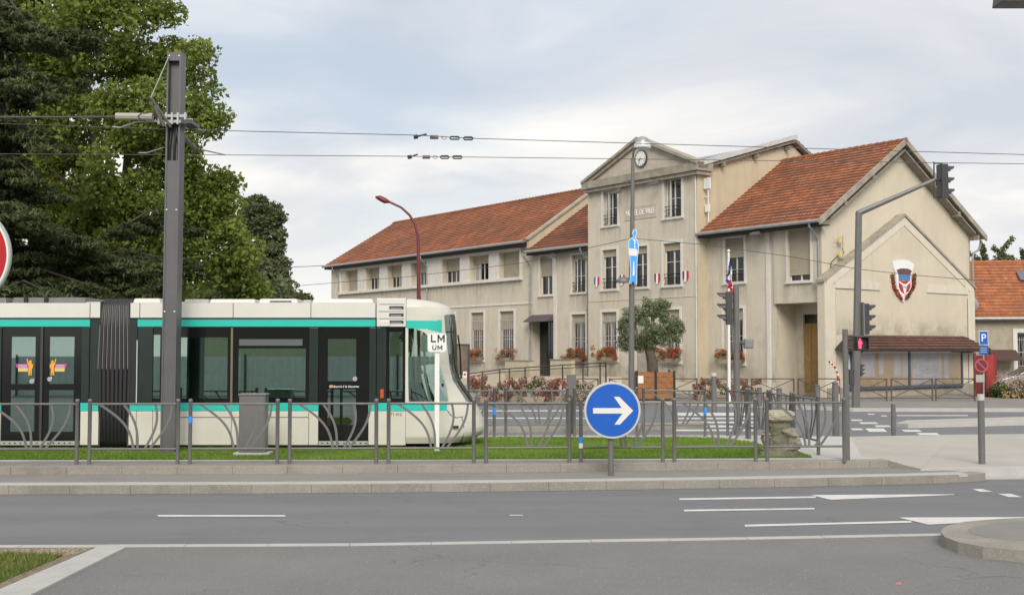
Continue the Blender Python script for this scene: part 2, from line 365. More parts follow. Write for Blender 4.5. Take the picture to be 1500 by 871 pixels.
# ------------------------------------------------------------------ sheets of ground
def P2(pts, z): return [G(x, y, z) for x, y in pts]
def slab(name, pts, z0, m, parent=None):
    mb = MB(); mb.prism([Vector((p.x, p.y, z0)) for p in pts], (0, 0, 0))
    n = len(pts); mb = MB(); mb.add([Vector((p.x, p.y, z0)) for p in pts]+list(pts), [list(range(n, 2*n))]+[(i, (i+1) % n, n+(i+1) % n, n+i) for i in range(n)])
    o = mb.build(name, m, parent); import bmesh
    bm = bmesh.new(); bm.from_mesh(o.data); bmesh.ops.triangulate(bm, faces=[f for f in bm.faces if len(f.verts) > 4]); bmesh.ops.recalc_face_normals(bm, faces=bm.faces); bm.to_mesh(o.data); bm.free()
    if not parent: o['kind'] = 'structure'
    return o
def sheet(name, pts, m, parent=None):
    mb = MB(); mb.quad(*pts); o = mb.build(name, m, parent)
    import bmesh
    bm = bmesh.new(); bm.from_mesh(o.data)
    bmesh.ops.triangulate(bm, faces=bm.faces)
    for f in bm.faces:
        if f.normal.z < 0: f.normal_flip()
    bm.to_mesh(o.data); bm.free()
    if not parent: o['kind'] = 'structure'
    return o
def offset(pl, d):
    r = []
    for i, p in enumerate(pl):
        t = (pl[min(i+1, len(pl)-1)]-pl[max(i-1, 0)]).normalized(); r.append(Vector((p.x-t.y*d, p.y+t.x*d, p.z)))
    return r
def ribbon(name, pl, d0, d1, z0, z1, m, joints=None):
    A = offset(pl, d0); B = offset(pl, d1); pts = [Vector((p.x, p.y, z1)) for p in A+B[::-1]]
    return slab(name, pts, z0, m)
# base ground reaching the horizon
mb = MB(); mb.quad((-900, -300, 0), (900, -300, 0), (900, 1500, 0), (-900, 1500, 0)); tag(mb.build('ground', asph), kind='structure')
near = P2([(-900, 806), (0, 802), (500, 798), (1000, 791), (1380, 785), (1900, 777)], .004)
sheet('near_roadway', [Vector((-30, -8, .004)), Vector((30, -8, .004))]+near[::-1], asph_n)
# flush white stone strip, laid in stones with joints
strip = P2([(-700, 801.5), (0, 800), (500, 797.5), (1000, 789.8), (1384, 782.8)], .008)
def along(pl, s):
    for i in range(len(pl)-1):
        L = (pl[i+1]-pl[i]).length
        if s <= L or i == len(pl)-2: return pl[i]+(pl[i+1]-pl[i])*(s/L), (pl[i+1]-pl[i]).normalized()
        s -= L
def plen(pl): return sum((pl[i+1]-pl[i]).length for i in range(len(pl)-1))
def stones(name, pl, d0, d1, z0, z1, m, L=1.0, gap=.008, chamfer=0):
    mb = MB(); T = plen(pl); s = 0
    while s < T-.05:
        e = min(s+L, T); a, t = along(pl, s+gap); b, t2 = along(pl, e-gap)
        n1 = Vector((-t.y, t.x, 0)); n2 = Vector((-t2.y, t2.x, 0)); j = random.uniform(-.0015, .0015)
        q = [a+n1*(d0+j), b+n2*(d0+j), b+n2*d1, a+n1*d1]
        q = [Vector((p.x, p.y, z0)) for p in q]; mb.prism(q, (0, 0, z1-z0+j)); s = e
    o = mb.build(name, m, bevel=chamfer); o['kind'] = 'structure'; return o
stones('paving_or_lit_kerb_top', strip, -.06, .1, .004, .012, kerb_l, 1.0, .004)
# ---- median: low kerb, asphalt band, second kerb, planted platform
K1 = P2([(-900, 728), (-300, 725.5), (0, 724), (400, 722.5), (750, 719.5), (1100, 714), (1300, 710), (1420, 706.5), (1444, 704)], 0)
K2 = P2([(-900, 697), (-300, 695), (0, 694), (400, 693), (750, 691), (1000, 688), (1200, 685.5), (1302, 684)], .15)
stones('kerb', K1, 0, .3, 0, .15, kerb_m, 1.0, .0015, .006)
stones('kerb', K2, 0, .26, .1, .285, kerb_m, 1.0, .0015, .006)
e0 = offset(K1, .28); e2 = offset(K2, .02)
slab('median_path', [Vector((p.x, p.y, .146)) for p in e0]+[G(1346, 686.5, .146)]+[Vector((p.x, p.y, .146)) for p in e2[::-1]], .0, asph_m)
ribbon('paving_or_lit_kerb_top', K1, .34, .42, .1, .152, kerb_l); ribbon('paving_or_lit_kerb_top', K1[:-1], .05, .26, .1, .1535, kerb_l)  # wider ribbon lies on the kerb: lit top put into its paler colour
pl_back = [G(1246, 639, .28), G(1060, 637, .28), G(400, 637.5, .28), G(-900, 640, .28)]
slab('platform', [Vector((p.x, p.y, .28)) for p in offset(K2, .24)]+[G(1262, 668, .28)]+pl_back, 0, conc_l)
f0 = offset(K2, .26)
sheet('fence_path', [Vector((p.x, p.y, .284)) for p in f0]+[G(1262, 672, .284), G(1200, 672.6, .284), G(0, 675, .284), G(-900, 676, .284)], asph_m)
gx = [(-900, 673), (0, 672.5), (600, 672), (1100, 670), (1190, 669), (1186, 666), (1150, 659), (1110, 649), (1060, 642.5), (1000, 640.5), (600, 640.5), (-900, 643)]
gpts = P2(gx, .290)
slab('grass_bed', gpts, .27, grass_b)
ribbon('paving_or_lit_kerb_top', P2([(-900, 674.6), (0, 673.7), (600, 673.3), (1100, 671.3), (1262, 670)], .287), -.03, .04, .27, .289, kerb_l)
ribbon('kerb', P2([(-900, 641.5), (500, 639.5), (1000, 639.3), (1066, 640)], .29), 0, .16, 0, .293, kerb_l)
# plaza with a ramp down from the platform, flat beyond
slab('pavement', [G(1240, 690, .13), G(1300, 688, .13), G(1352, 688, .13), G(1420, 690, .13), G(1420, 640, .13), G(1240, 645, .13)], 0, kerb_m)
kw = offset(K2, .26); wa, wb = K2[-1], kw[-1]; we = G(1346, 686.8, .15)
mbk = MB(); mbk.add([(wa.x, wa.y, .1), (wa.x, wa.y, .285), (wb.x, wb.y, .285), (wb.x, wb.y, .1), (we.x, we.y, .1), (we.x, we.y, .152), (we.x-.1, we.y+.3, .152), (we.x-.1, we.y+.3, .1)], [(0, 1, 2, 3), (0, 4, 5, 1), (1, 5, 6, 2), (4, 7, 6, 5)]); tag(mbk.build('kerb', kerb_m), kind='structure')
kE = Vector((offset(K2, .24)[-1].x, offset(K2, .24)[-1].y, .281))
sheet('plaza_ramp', [G(1262, 668.5, .279), kE, G(1348, 686.5, .155), G(1400, 636, .15), G(1246, 639, .276)], conc)
slab('plaza', [G(1348, 686.5, .15), G(1500, 684, .15), G(2000, 680, .15), G(2000, 632, .15), G(1500, 635, .15), G(1400, 636, .15)], 0, conc)
slab('plaza_edge', [G(1352, 684.6, .156), G(1500, 682.4, .156), G(2000, 679, .156), G(2000, 683, .156), G(1500, 686, .156), G(1348, 688.5, .153)], 0, kerb_l)
slab('track_edge', P2([(1442, 695.5), (2000, 688), (2000, 692), (1442, 699.5)], .03), 0, kerb_l)
slab('track_edge', P2([(1380, 690.8), (2000, 684.5), (2000, 685.8), (1380, 692.3)], .02), 0, kerb_m)
# lawns: cut grass
def inpoly(x, y, poly):
    n = len(poly); c = np.zeros(len(x), bool); j = n-1
    for i in range(n):
        xi, yi, xj, yj = poly[i].x, poly[i].y, poly[j].x, poly[j].y
        if yi != yj: c ^= ((yi > y) != (yj > y)) & (x < (xj-xi)*(y-yi)/(yj-yi)+xi)
        j = i
    return c
def lawn(name, poly, n, h, z, x0, x1, y0, y1, seed, m=None):
    rs = np.random.RandomState(seed); x = rs.uniform(x0, x1, n); y = rs.uniform(y0, y1, n); k = inpoly(x, y, poly); x, y = x[k], y[k]; n = len(x)
    hh = h*rs.uniform(.5, 1.2, n)*(1+.35*np.sin(x*1.7+np.sin(y*2.3)*2)); a = rs.uniform(0, pi, n); w_ = .009
    lx, ly = rs.normal(0, .45, n)*hh, rs.normal(0, .45, n)*hh
    v = np.zeros((n, 3, 3)); v[:, 0] = np.c_[x-np.cos(a)*w_, y-np.sin(a)*w_, np.full(n, z)]; v[:, 1] = np.c_[x+np.cos(a)*w_, y+np.sin(a)*w_, np.full(n, z)]; v[:, 2] = np.c_[x+lx, y+ly, z+hh]
    me = bpy.data.meshes.new(name); me.vertices.add(n*3); me.vertices.foreach_set('co', v.ravel()); me.loops.add(n*3); me.loops.foreach_set('vertex_index', np.arange(n*3, dtype=np.int32))
    me.polygons.add(n); me.polygons.foreach_set('loop_start', np.arange(0, n*3, 3, dtype=np.int32)); me.update(calc_edges=True); me.materials.append(m or lf_grass)
    o = bpy.data.objects.new(name, me); col.objects.link(o); return o
g1 = lawn('grass', gpts, 190000, .045, .288, -12, 7, 21.8, 28.2, 3)
tag(g1, 'short bright green turf laid along the tram track behind the front railing', 'grass', kind='stuff')
# near left corner: diagonal stone kerb, dirt border, patch of grass
dk = P2([(148, 797.7), (184, 800.5), (43, 871), (-60, 922), (-160, 950), (-120, 918), (0, 861.7)], .03)
slab('kerb', dk, 0, kerb_l)
slab('dirt_border', P2([(-700, 805), (0, 804), (138, 801), (-4, 864), (-130, 922), (-700, 1100)], .016), 0, dirt)
gp2 = P2([(-600, 815), (0, 812), (92, 813), (60, 827), (22, 843), (-20, 862), (-300, 950)], .02)
slab('grass_bed', gp2, 0, grass_b)
g2 = lawn('grass', gp2, 60000, .05, .02, -8.5, -3.8, 9, 14.5, 5, leaf_mat('grass_dry', (.10, .13, .03), (.16, .21, .04), (.30, .28, .11), .3))
tag(g2, 'scruffy yellowing grass patch in the bottom left corner beside the stone kerb', 'grass', kind='stuff')
rs = np.random.RandomState(4); mb = MB()
bp = P2([(-300, 806), (0, 804.5), (136, 801.5), (100, 812), (0, 811), (-300, 814)], .02)
xs = rs.uniform(-8.5, -4.2, 5000); ys = rs.uniform(13, 15, 5000); kk = inpoly(xs, ys, bp)
for x, y in zip(xs[kk][:900], ys[kk][:900]):
    s = rs.uniform(.006, .016); mb.add([(x-s, y, .016), (x, y-s, .016), (x+s, y, .016), (x, y+s, .016), (x, y, .016+s)], [(0, 1, 4), (1, 2, 4), (2, 3, 4), (3, 0, 4)])
tag(mb.build('gravel', mat('gravel_stones', (.40, .35, .27), .9, var=.5, vs=30)), 'pale gravel between the stone strip and the grass corner', 'gravel', kind='stuff')
# road paint
def line(pts, z=.006): sheet('road_marking', P2(pts, z), paint)
line([(231, 753.4), (418, 753.6), (418, 755.9), (231, 756)])
line([(746, 753.4), (766, 753.4), (766, 754.4), (746, 754.4)])
line([(995, 729.2), (1195, 726.2), (1195, 728.6), (995, 731.8)])
line([(1188, 724.2), (1398, 723.2), (1398, 724.2), (1217, 731.4), (1188, 724.4)])
line([(1002, 745.8), (1193, 743.2), (1193, 745.4), (1002, 748.4)])
line([(1091, 767.8), (1335, 762), (1335, 764.8), (1091, 770.6)])
line([(1318, 757.2), (1800, 755.6), (1500, 758.6), (1430, 764), (1360, 767.6), (1318, 757.8)])
line([(1424, 715.6), (1438, 715.6), (1455, 719.6), (1436, 719.8)]); line([(1461, 722.6), (1480, 722.4), (1498, 727.4), (1478, 727.4)])
for a in [(604, 608.5), (611.5, 613.5), (617, 619.5), (622.5, 625.5), (628.5, 631)]:
    line([(990, a[0]), (1103, a[0]), (1106, a[1]), (986, a[1])], .01)
for (x0, x1, y0, y1, sk) in [(1246, 1262, 627, 629.5, 3), (1258, 1283, 618, 620.5, 4), (1267, 1294, 627, 632, 6), (1320, 1346, 629, 632, 5), (1342, 1372, 633.5, 636.5, 5), (1270, 1280, 605.5, 607, 2), (1290, 1298, 608, 609.5, 2), (1280, 1302, 622.5, 625, 4), (1246, 1262, 614, 616, 2)]:
    line([(x0, y0), (x1, y0), (x1+sk, y1), (x0+sk, y1)], .006)
line([(1314, 607.6), (1418, 607.6), (1418, 608.8), (1314, 608.8)])
line([(560, 600.5), (880, 600.5), (880, 602), (560, 602)]); line([(620, 611), (860, 611.5), (860, 613), (620, 612.5)])
# far kerbs, islands and pavement
FK = P2([(-900, 574), (300, 578), (700, 585.5), (850, 589), (1000, 593), (1110, 596.5), (1250, 602.5), (1500, 603), (2300, 603)], 0)
slab('pavement', [Vector((p.x, p.y, .13)) for p in offset(FK, .25)]+[Vector((90, 150, .13)), Vector((-90, 150, .13))], 0, asph_m)
ribbon('kerb', FK, 0, .27, 0, .134, kerb_l)
slab('kerb', P2([(560, 631), (1035, 621.5), (1028, 617.5), (560, 626.5)], .12), 0, kerb_m)
slab('kerb', P2([(1313, 619), (1330, 615), (1500, 610), (1900, 604), (1900, 611), (1500, 616.5), (1330, 620.5)], .13), 0, kerb_l)
slab('pavement', P2([(1322, 618.2), (1340, 615.6), (1500, 611.2), (1900, 605.5), (1900, 609.6), (1500, 615.2), (1332, 619.3)], .135), .1, conc)
# near right traffic island
ou = P2([(2100, 748), (1500, 757.5), (1450, 760), (1412, 763.5), (1390, 768.5), (1380, 774), (1378, 779), (1384, 785.5), (1403, 793), (1440, 800), (1500, 805.5), (2100, 850)], .14)
inn = P2([(2100, 754), (1500, 762.2), (1452, 765.5), (1430, 769.5), (1419, 774), (1418, 777), (1424, 781), (1448, 786.5), (1500, 791), (2100, 826)], .144)
slab('traffic_island', ou, 0, kerb_m); slab('pavement', inn, .12, asph_m)
kj = MB()
for i in range(3, 10): kj.box(ou[i].x-.004, ou[i].x+.004, ou[i].y-.004, ou[i].y+.004, 0, .1)
rs = np.random.RandomState(8); mb = MB()          # leaf litter, chips
lit = G(1316, 855, .006); mb.add([lit+Vector(v) for v in [(-.035, -.01, 0), (.02, -.03, .002), (.035, .02, .02), (-.01, .035, .008)]], [(0, 1, 2, 3)])
tag(mb.build('litter', mat('pink_paper', (.62, .14, .17), .7)), 'tiny scrap of pink litter lying on the near asphalt', 'litter')
mb = MB()
for i in range(420):
    p = G(rs.uniform(-20, 1500), rs.uniform(800, 871), .005); s = rs.uniform(.002, .006)
    if inpoly(np.array([p.x]), np.array([p.y]), dk)[0] or p.x < -4.6: continue
    mb.add([(p.x-s, p.y, .004), (p.x, p.y-s, .004), (p.x+s, p.y, .004), (p.x, p.y+s, .004), (p.x, p.y, .004+s)], [(0, 1, 4), (1, 2, 4), (2, 3, 4), (3, 0, 4)])
tag(mb.build('grit', mat('grit_stone', (.42, .39, .35), .9)), 'fine pale grit scattered over the near asphalt', 'grit', kind='stuff')
#@@TOWNHALL
# ================================================================== TOWN HALL (local frame: x along the facade, y into the building)
TH = thing('town_hall', (CX, CY, 0), 'long cream town hall with orange tiled roofs, clock pediment and a wide gable end', 'building', rz=-math.atan2(SA, CA))
TH.rotation_euler = (0, 0, -math.atan2(SA, CA))
def loc2w(x, y, z): return Vector((CX+x*CA+y*SA, CY-x*SA+y*CA, z))
def wall(mb, x0, x1, z0, z1, y, holes=(), depth=.22):
    xs = sorted(set([x0, x1]+[h[0] for h in holes]+[h[1] for h in holes])); zs = sorted(set([z0, z1]+[h[2] for h in holes]+[h[3] for h in holes]))
    for i in range(len(xs)-1):
        for j in range(len(zs)-1):
            cx, cz = (xs[i]+xs[i+1])/2, (zs[j]+zs[j+1])/2
            if any(h[0] < cx < h[1] and h[2] < cz < h[3] for h in holes): continue
            mb.quad((xs[i], y, zs[j]), (xs[i+1], y, zs[j]), (xs[i+1], y, zs[j+1]), (xs[i], y, zs[j+1]))
    for h in holes:
        a, b, c, d = h[:4]; D = h[4] if len(h) > 4 else depth
        mb.quad((a, y, c), (a, y, d), (a, y+D, d), (a, y+D, c)); mb.quad((b, y, c), (b, y+D, c), (b, y+D, d), (b, y, d))
        mb.quad((a, y, d), (b, y, d), (b, y+D, d), (a, y+D, d)); mb.quad((a, y, c), (a, y+D, c), (b, y+D, c), (b, y, c))
def ring(mb, x0, x1, z0, z1, w, y0, y1, wb=None):
    wb = w if wb is None else wb
    mb.box(x0, x0+w, y0, y1, z0, z1); mb.box(x1-w, x1, y0, y1, z0, z1); mb.box(x0+w, x1-w, y0, y1, z1-w, z1); mb.box(x0+w, x1-w, y0, y1, z0, z0+wb)
def window(parent, x0, x1, z0, z1, y, D=.24, shutter=0, rail=False, grille=False, surround=.15, sill=True, curt=0, leaves=2, open_=False, cross=1):
    """opening is the hole; adds joinery set back in it"""
    mb = MB(); yy = y+D-.06; ring(mb, x0, x1, z0, z1, .06, yy, yy+.06)
    zt = z1-(z1-z0)*shutter
    for k in range(1, leaves):
        xm = x0+(x1-x0)*k/leaves; mb.box(xm-.045, xm+.045, yy+.002, yy+.058, z0+.06, z1-.06)
    for k in range(1, cross+1):
        zm = z0+(zt-z0)*k/(cross+1)
        for q in range(leaves):
            a = x0+(x1-x0)*q/leaves+.05; b = x0+(x1-x0)*(q+1)/leaves-.05
            mb.box(a, b, yy+.01, yy+.05, zm-.015, zm+.015)
    o = mb.build('window', wframe, parent)
    MB().box(x0+.02, x1-.02, yy+.03, yy+.036, z0+.02, z1-.02).build('pane', pane_m, o)
    if curt:
        c = MB(); ww = (x1-x0)*curt
        c.box(x0+.07, x0+.07+ww, yy+.018, yy+.028, z0+.08, zt-.02)
        c.build('curtain', curtain, o)
    if shutter:
        s = MB(); n = max(2, int((z1-zt)/.07))
        for k in range(n):
            a = zt+(z1-zt)*k/n; b = zt+(z1-zt)*(k+1)/n; s.quad((x0+.01, yy-.06, a), (x1-.01, yy-.06, a), (x1-.01, yy-.045, b-.008), (x0+.01, yy-.045, b-.008)); s.quad((x0+.01, yy-.045, b-.008), (x1-.01, yy-.045, b-.008), (x1-.01, yy-.06, b), (x0+.01, yy-.06, b))
        s.box(x0+.01, x1-.01, yy-.065, yy-.01, zt-.04, zt); s.build('shutter', shutter_m, o)
    if surround:
        s = MB(); w_ = surround; ring(s, x0-w_, x1+w_, z0-w_, z1+w_, w_, y-.035, y+.0, w_)
        if sill: s.box(x0-w_-.02, x1+w_+.02, y-.10, y+.02, z0-.10, z0-.003)
        s.build('frame', white_tr, o)
    if rail:
        r = MB()
        for zz in (.42, .62, .12): r.box(x0, x1, y+.02, y+.05, z0+zz-.016, z0+zz+.016)
        n = 9
        for k in range(1, n): xx = x0+(x1-x0)*k/n; r.box(xx-.009, xx+.009, y+.025, y+.045, z0+.12, z0+.42)
        r.build('railing', iron, o)
    if open_:     # one casement standing open into the room
        r = MB(); r.T = Matrix.Translation((x0+.05, yy-.01, 0)) @ Matrix.Rotation(radians(-20), 4, 'Z'); ring(r, 0, .5, z0+.05, zt-.03, .055, -.03, .02); r.build('casement', wframe, o)
    if grille:
        r = MB(); n = max(5, int((x1-x0)/.115))
        for k in range(n+1):
            xx = x0+.02+(x1-x0-.04)*k/n; r.tube([(xx, y+.04, z0+.02), (xx+.03*(-1)**k, y+.04, z0+(z1-z0)*.5), (xx, y+.04, z1-.25)], .011, 5)
        for zz in (.15, .5, .82): r.box(x0, x1, y+.03, y+.045, z0+(z1-z0)*zz-.012, z0+(z1-z0)*zz+.012)
        r.build('grille', mat('grille_paint', (.50, .46, .42), .6), o)
    return o
def holepx(px0, px1, pt, pb, y, s=.15):      # outer frame in the photo -> opening on the wall plane y
    xc = (px0+px1)/2; x0 = hit(px0, pt, 'y', y)[0]; x1 = hit(px1, pt, 'y', y)[0]
    zt = hit(xc, pt, 'y', y)[1]; zb = hit(xc, pb, 'y', y)[1]
    return (x0+s, x1-s, zb+s, zt-s)
PL = .13
mW = MB(); mT = MB(); mY = MB()
XT, XM, XL, XE = -7.42, -16.3, -22.6, -50.0
# --- right wing
hr = [holepx(1059, 1093, 344.3, 417.7, 0), holepx(1057, 1092, 447.5, 536, 0)]
BX0, BX1 = -2.84, -.20; RZ = 4.65
wall(mW, XT, BX0, PL-.2, 8.9, 0, hr)
bay = holepx(1151, 1189.5, 331.6, 415.5, -.12, .12)
wall(mW, BX0-.0, BX1, RZ, 8.9, -.12, [bay]); mW.quad((BX0, 0, RZ), (BX0, -.12, RZ), (BX0, -.12, 8.9), (BX0, 0, 8.9)); mW.quad((BX1, -.12, RZ), (BX1, .0, RZ), (BX1, 0, 8.9), (BX1, -.12, 8.9))
RD = 1.5
dx0, dx1 = hit(1177, 520, 'y', RD)[0], hit(1198, 520, 'y', RD)[0]; dzt = hit(1188, 460, 'y', RD)[1]
wall(mW, BX0, BX1+.6, PL-.2, RZ, RD, [(dx0, dx1, PL+.15, dzt)], .15)
mW.quad((BX0, 0, PL-.2), (BX0, RD, PL-.2), (BX0, RD, RZ), (BX0, 0, RZ)); mW.quad((BX1, RD, PL-.2), (BX1, 0, PL-.2), (BX1, 0, RZ), (BX1, RD, RZ))
mW.quad((BX0, -.12, RZ), (BX1, -.12, RZ), (BX1, RD, RZ), (BX0, RD, RZ))
wall(mW, BX1, 0, PL-.2, 8.9, 0)
# --- middle wing
hm = [holepx(789, 811.5, 372, 435, 0, .13), holepx(836, 860, 369.5, 431.5, 0, .13), holepx(835, 860, 457, 532, 0, .13)]
ed = (hit(779.5, 500, 'y', 0)[0], hit(811, 500, 'y', 0)[0], .75, hit(795, 463, 'y', 0)[1], .7)
wall(mW, XL, XM, PL-.2, 8.9, 0, hm+[ed])
# --- tower
tw = [holepx(881, 907, 275.4, 334, -.7), holepx(970, 1001, 257.9, 322.3, -.7), holepx(880, 906, 361.8, 427.4, -.7), holepx(925, 951, 356.7, 424.6, -.7), holepx(969, 1000, 351.6, 421.9, -.7),
      holepx(879, 906, 453, 531, -.7), holepx(969, 998.5, 449.3, 533.7, -.7)]
td = (hit(928, 500, 'y', -.7)[0], hit(951, 500, 'y', -.7)[0], PL+.45, 4.3, .3)
wall(mW, XM, XT, PL-.2, 11.7, -.7, tw+[td])
mW.quad((XM, -.7, PL-.2), (XM, 0, PL-.2), (XM, 0, 11.7), (XM, -.7, 11.7))
RY, RZT = 6.8, 13.9
def tz(y): return 11.85+(y+.7)*(RZT-11.85)/(RY+.7)
for X, m_ in ((XT, mY), (XM, mW)):
    m_.quad((X, -.7, PL-.2), (X, 12.5, PL-.2), (X, 12.5, 10.5), (X, RY, tz(RY)), (X, -.7, tz(-.7)))
# --- left wing
strip_h = []
zt_, zb_ = 8.95, 6.86
px_op = [(505.8, 524.8), (536.5, 556.5), (567.8, 589.2), (602, 625.4), (647.8, 674.3), (688, 716.7), (731.2, 761.5)]
for a, b in px_op: strip_h.append((hit(a, 400, 'y', 0)[0], hit(b, 400, 'y', 0)[0], zb_+.22, zt_-.2, .55))
lw = [holepx(730, 755, 452, 531.5, 0, .16), holepx(688, 710.5, 454.5, 532.6, 0, .16), holepx(647, 668, 456.5, 534, 0, .16)]
for k in range(1, 6): lw.append((lw[2][0]-k*3.35, lw[2][1]-k*3.35, lw[0][2], lw[0][3]))
lw = [(h[0], h[1], lw[0][2], lw[0][3]) for h in lw]
wall(mW, XE, XL, PL-.2, 9.3, 0, lw+strip_h)
mW.quad((XE, 12.5, PL-.2), (XE, 0, PL-.2), (XE, 0, 9.3), (XE, 6, 13.0), (XE, 12.5, 9.3))
# --- back and gable end (x = 0)
mW.quad((0, 12.3, PL-.2), (XE, 12.3, PL-.2), (XE, 12.3, 9.0), (0, 12.3, 9.0))
mW.build('wall', stucco, TH); mY.build('wall', stucco_y, TH, label='yellowish side wall rising above the right roof')
GA = MB(); gy = 5.95
GA.quad((0, 0, PL-.2), (0, 12.2, PL-.2), (0, 12.2, 8.72), (0, gy, 12.62), (0, 0, 8.72)); GA.build('wall', stucco_g, TH)
# projecting gabled slab on the gable end
S = .4; sl = [(S, -.36, PL-.2), (S, 11.98, PL-.2), (S, 11.98, 5.62), (S, 5.9, 9.05), (S, -.36, 5.62)]
MB().prism(sl, (-S+.003, 0, 0)).build('wall', stucco_g, TH)
# dark weathered coping over the slab, pale band below it
cp = MB()
def rakes(mb, x0, x1, pts, dz0, dz1):
    for (ya, za), (yb, zb) in zip(pts[:-1], pts[1:]):
        mb.add([(x0, ya, za+dz0), (x1, ya, za+dz0), (x1, ya, za+dz1), (x0, ya, za+dz1), (x0, yb, zb+dz0), (x1, yb, zb+dz0), (x1, yb, zb+dz1), (x0, yb, zb+dz1)],
               [(0, 1, 2, 3), (4, 7, 6, 5), (0, 4, 5, 1), (1, 5, 6, 2), (2, 6, 7, 3), (3, 7, 4, 0)])
rakes(cp, 0.002, .50, [(-.5, 5.56), (5.9, 9.07), (12.05, 5.6)], 0, .13); cp.build('coping', stone_tr, TH)
bd = MB(); pale = mat('pale_band', (.66, .61, .50), .85, var=.1, vs=2, streak=.4)
rakes(bd, S, S+.035, [(-.2, 5.25), (5.9, 8.60), (11.9, 5.27)], 0, .44)
bd.box(S, S+.033, -.34, .42, PL-.1, 5.45); bd.box(S, S+.033, 11.35, 11.96, PL-.1, 5.45)
bd.build('pale_band', pale, TH)
br = MB(); a = hit(1223, 402, 'x', S); b = hit(1288, 412, 'x', S); c = hit(1357, 412, 'x', S); d = hit(1417, 412, 'x', S)
br.box(S, S+.06, .42, b[0], 5.30, 5.68); br.box(S, S+.06, c[0], 11.35, 5.30, 5.68); br.split('pale_band', pale, TH)
gr = MB(); gr.box(S, S+.012, .44, .46, .3, 5.1); gr.box(S, S+.012, 11.30, 11.33, .3, 5.1); gr.box(S, S+.012, .44, 3.2, 5.27, 5.295); gr.split('joint', mat('joint_dark', (.12, .10, .08), .9), TH)
MB().box(S, S+.10, -.3, 11.9, PL-.1, .62).build('plinth', stone_tr, TH)
pi_ = MB(); pi_.box(XT+.01, BX0-.02, -.05, 0, PL-.1, .75); pi_.box(XM+.02, XT-.02, -.76, -.7, PL-.1, .7); pi_.box(XE, XL, -.05, 0, PL-.1, .8); pi_.split('plinth', stucco_g, TH)
# pilaster strips and string courses
ps = MB(); ps.box(hit(1123.5, 400, 'y', 0)[0], hit(1128.6, 400, 'y', 0)[0], -.07, 0, PL, 8.7)
xx = hit(813.5, 400, 'y', 0)[0]; ps.box(xx-.13, xx+.13, -.06, 0, PL, 8.5); ps.split('pilaster', white_tr, TH)
sc = MB(); sc.box(XE+.02, XL-.02, -.05, 0, 5.30, 5.42); sc.build('string_course', white_tr, TH)
sc = MB(); sc.box(XM+.01, XT-.01, -.725, -.7, 5.18, 5.22); sc.build('string_course', stucco_g, TH)
# strip of windows on the left wing: frame, pillars, openings
fs = MB(); fx0, fx1 = hit(499, 400, 'y', 0)[0], hit(765, 400, 'y', 0)[0]
fs.box(fx0, fx1, -.13, 0, zt_-.16, zt_); fs.box(fx0-.05, fx1+.05, -.2, 0, zb_, zb_+.18)
fs.box(fx0, fx0+.14, -.13, 0, zb_+.18, zt_-.16); fs.box(fx1-.14, fx1, -.13, 0, zb_+.18, zt_-.16)
edges = [(strip_h[i][1], strip_h[i+1][0]) for i in range(6)]
for a, b in edges: fs.box(a, b, -.06, 0, zb_+.18, zt_-.16)
fs.build('window_band', white_tr, TH)
shv = [.96, .45, .5, .42, .5, .3, .98]
for i, h in enumerate(strip_h):
    window(TH, h[0], h[1], h[2], h[3], 0, D=.5, shutter=shv[i], surround=0, leaves=4 if i < 6 else 2, cross=0, curt=(.3 if i in (3, 5) else 0))
for i, h in enumerate(lw): window(TH, *h, 0, D=.26, grille=True, shutter=.35, surround=.16, leaves=2, cross=2)
window(TH, *hm[0], 0, shutter=.5, surround=.13, rail=False, cross=0); window(TH, *hm[1], 0, shutter=.12, surround=.13, rail=True, open_=True); window(TH, *hm[2], 0, grille=True, shutter=.15, surround=.13)
window(TH, *hr[0], 0, shutter=.42, rail=True, cross=1); window(TH, *hr[1], 0, grille=True, shutter=.2)
window(TH, *bay, -.12, shutter=.86, surround=.12, cross=0)
window(TH, *tw[0], -.7, rail=True, open_=True, curt=.3); window(TH, *tw[1], -.7, rail=True, open_=True, curt=.25)
for k in (2, 3, 4): window(TH, *tw[k], -.7, shutter=.16, rail=True, cross=2)
for k in (5, 6): window(TH, *tw[k], -.7, grille=True, shutter=.2)
# doors
do = MB(); a, b, c, d = ed[:4]; do.box(a, b, .62, .66, c, d); dr = do.build('door', mat('door_dark', (.03, .025, .022), .35, var=.3), TH)
mm = MB(); mm.box(a+.05, (a+b)/2-.03, .60, .62, c+.05, d-.05); mm.box((a+b)/2+.03, b-.05, .60, .62, c+.05, d-.05); mm.build('pane', pane_m, dr)
MB().add([(a-.05, -.7, d-.32), (b+.05, -.7, d-.32), (b+.05, .0, d+.1), (a-.05, .0, d+.1), (a-.05, -.7, d-.36), (b+.05, -.7, d-.36), (b+.05, 0, d-.3), (a-.05, 0, d-.3)], [(0, 1, 2, 3), (4, 7, 6, 5), (0, 4, 5, 1), (1, 5, 6, 2), (3, 7, 4, 0)]).build('canopy', mat('canopy_cloth', (.09, .075, .075), .8), TH)
st = MB(); st.box(a-.15, b+.15, -.9, 0, PL-.05, .74); st.build('doorstep', kerb_m, TH)
a, b, c, d = td[:4]; do = MB(); do.box(a, b, -.46, -.42, c, d)
dr = do.build('door', mat('door_cream', (.42, .38, .32), .6, var=.2), TH); q = MB(); q.box(b-.3, b-.06, -.48, -.46, c+.1, d-.3); q.build('door_panel', planter_w, dr)
q = MB(); ring(q, a-.13, b+.13, c-.1, d+.13, .13, -.735, -.7); q.build('frame', white_tr, dr)
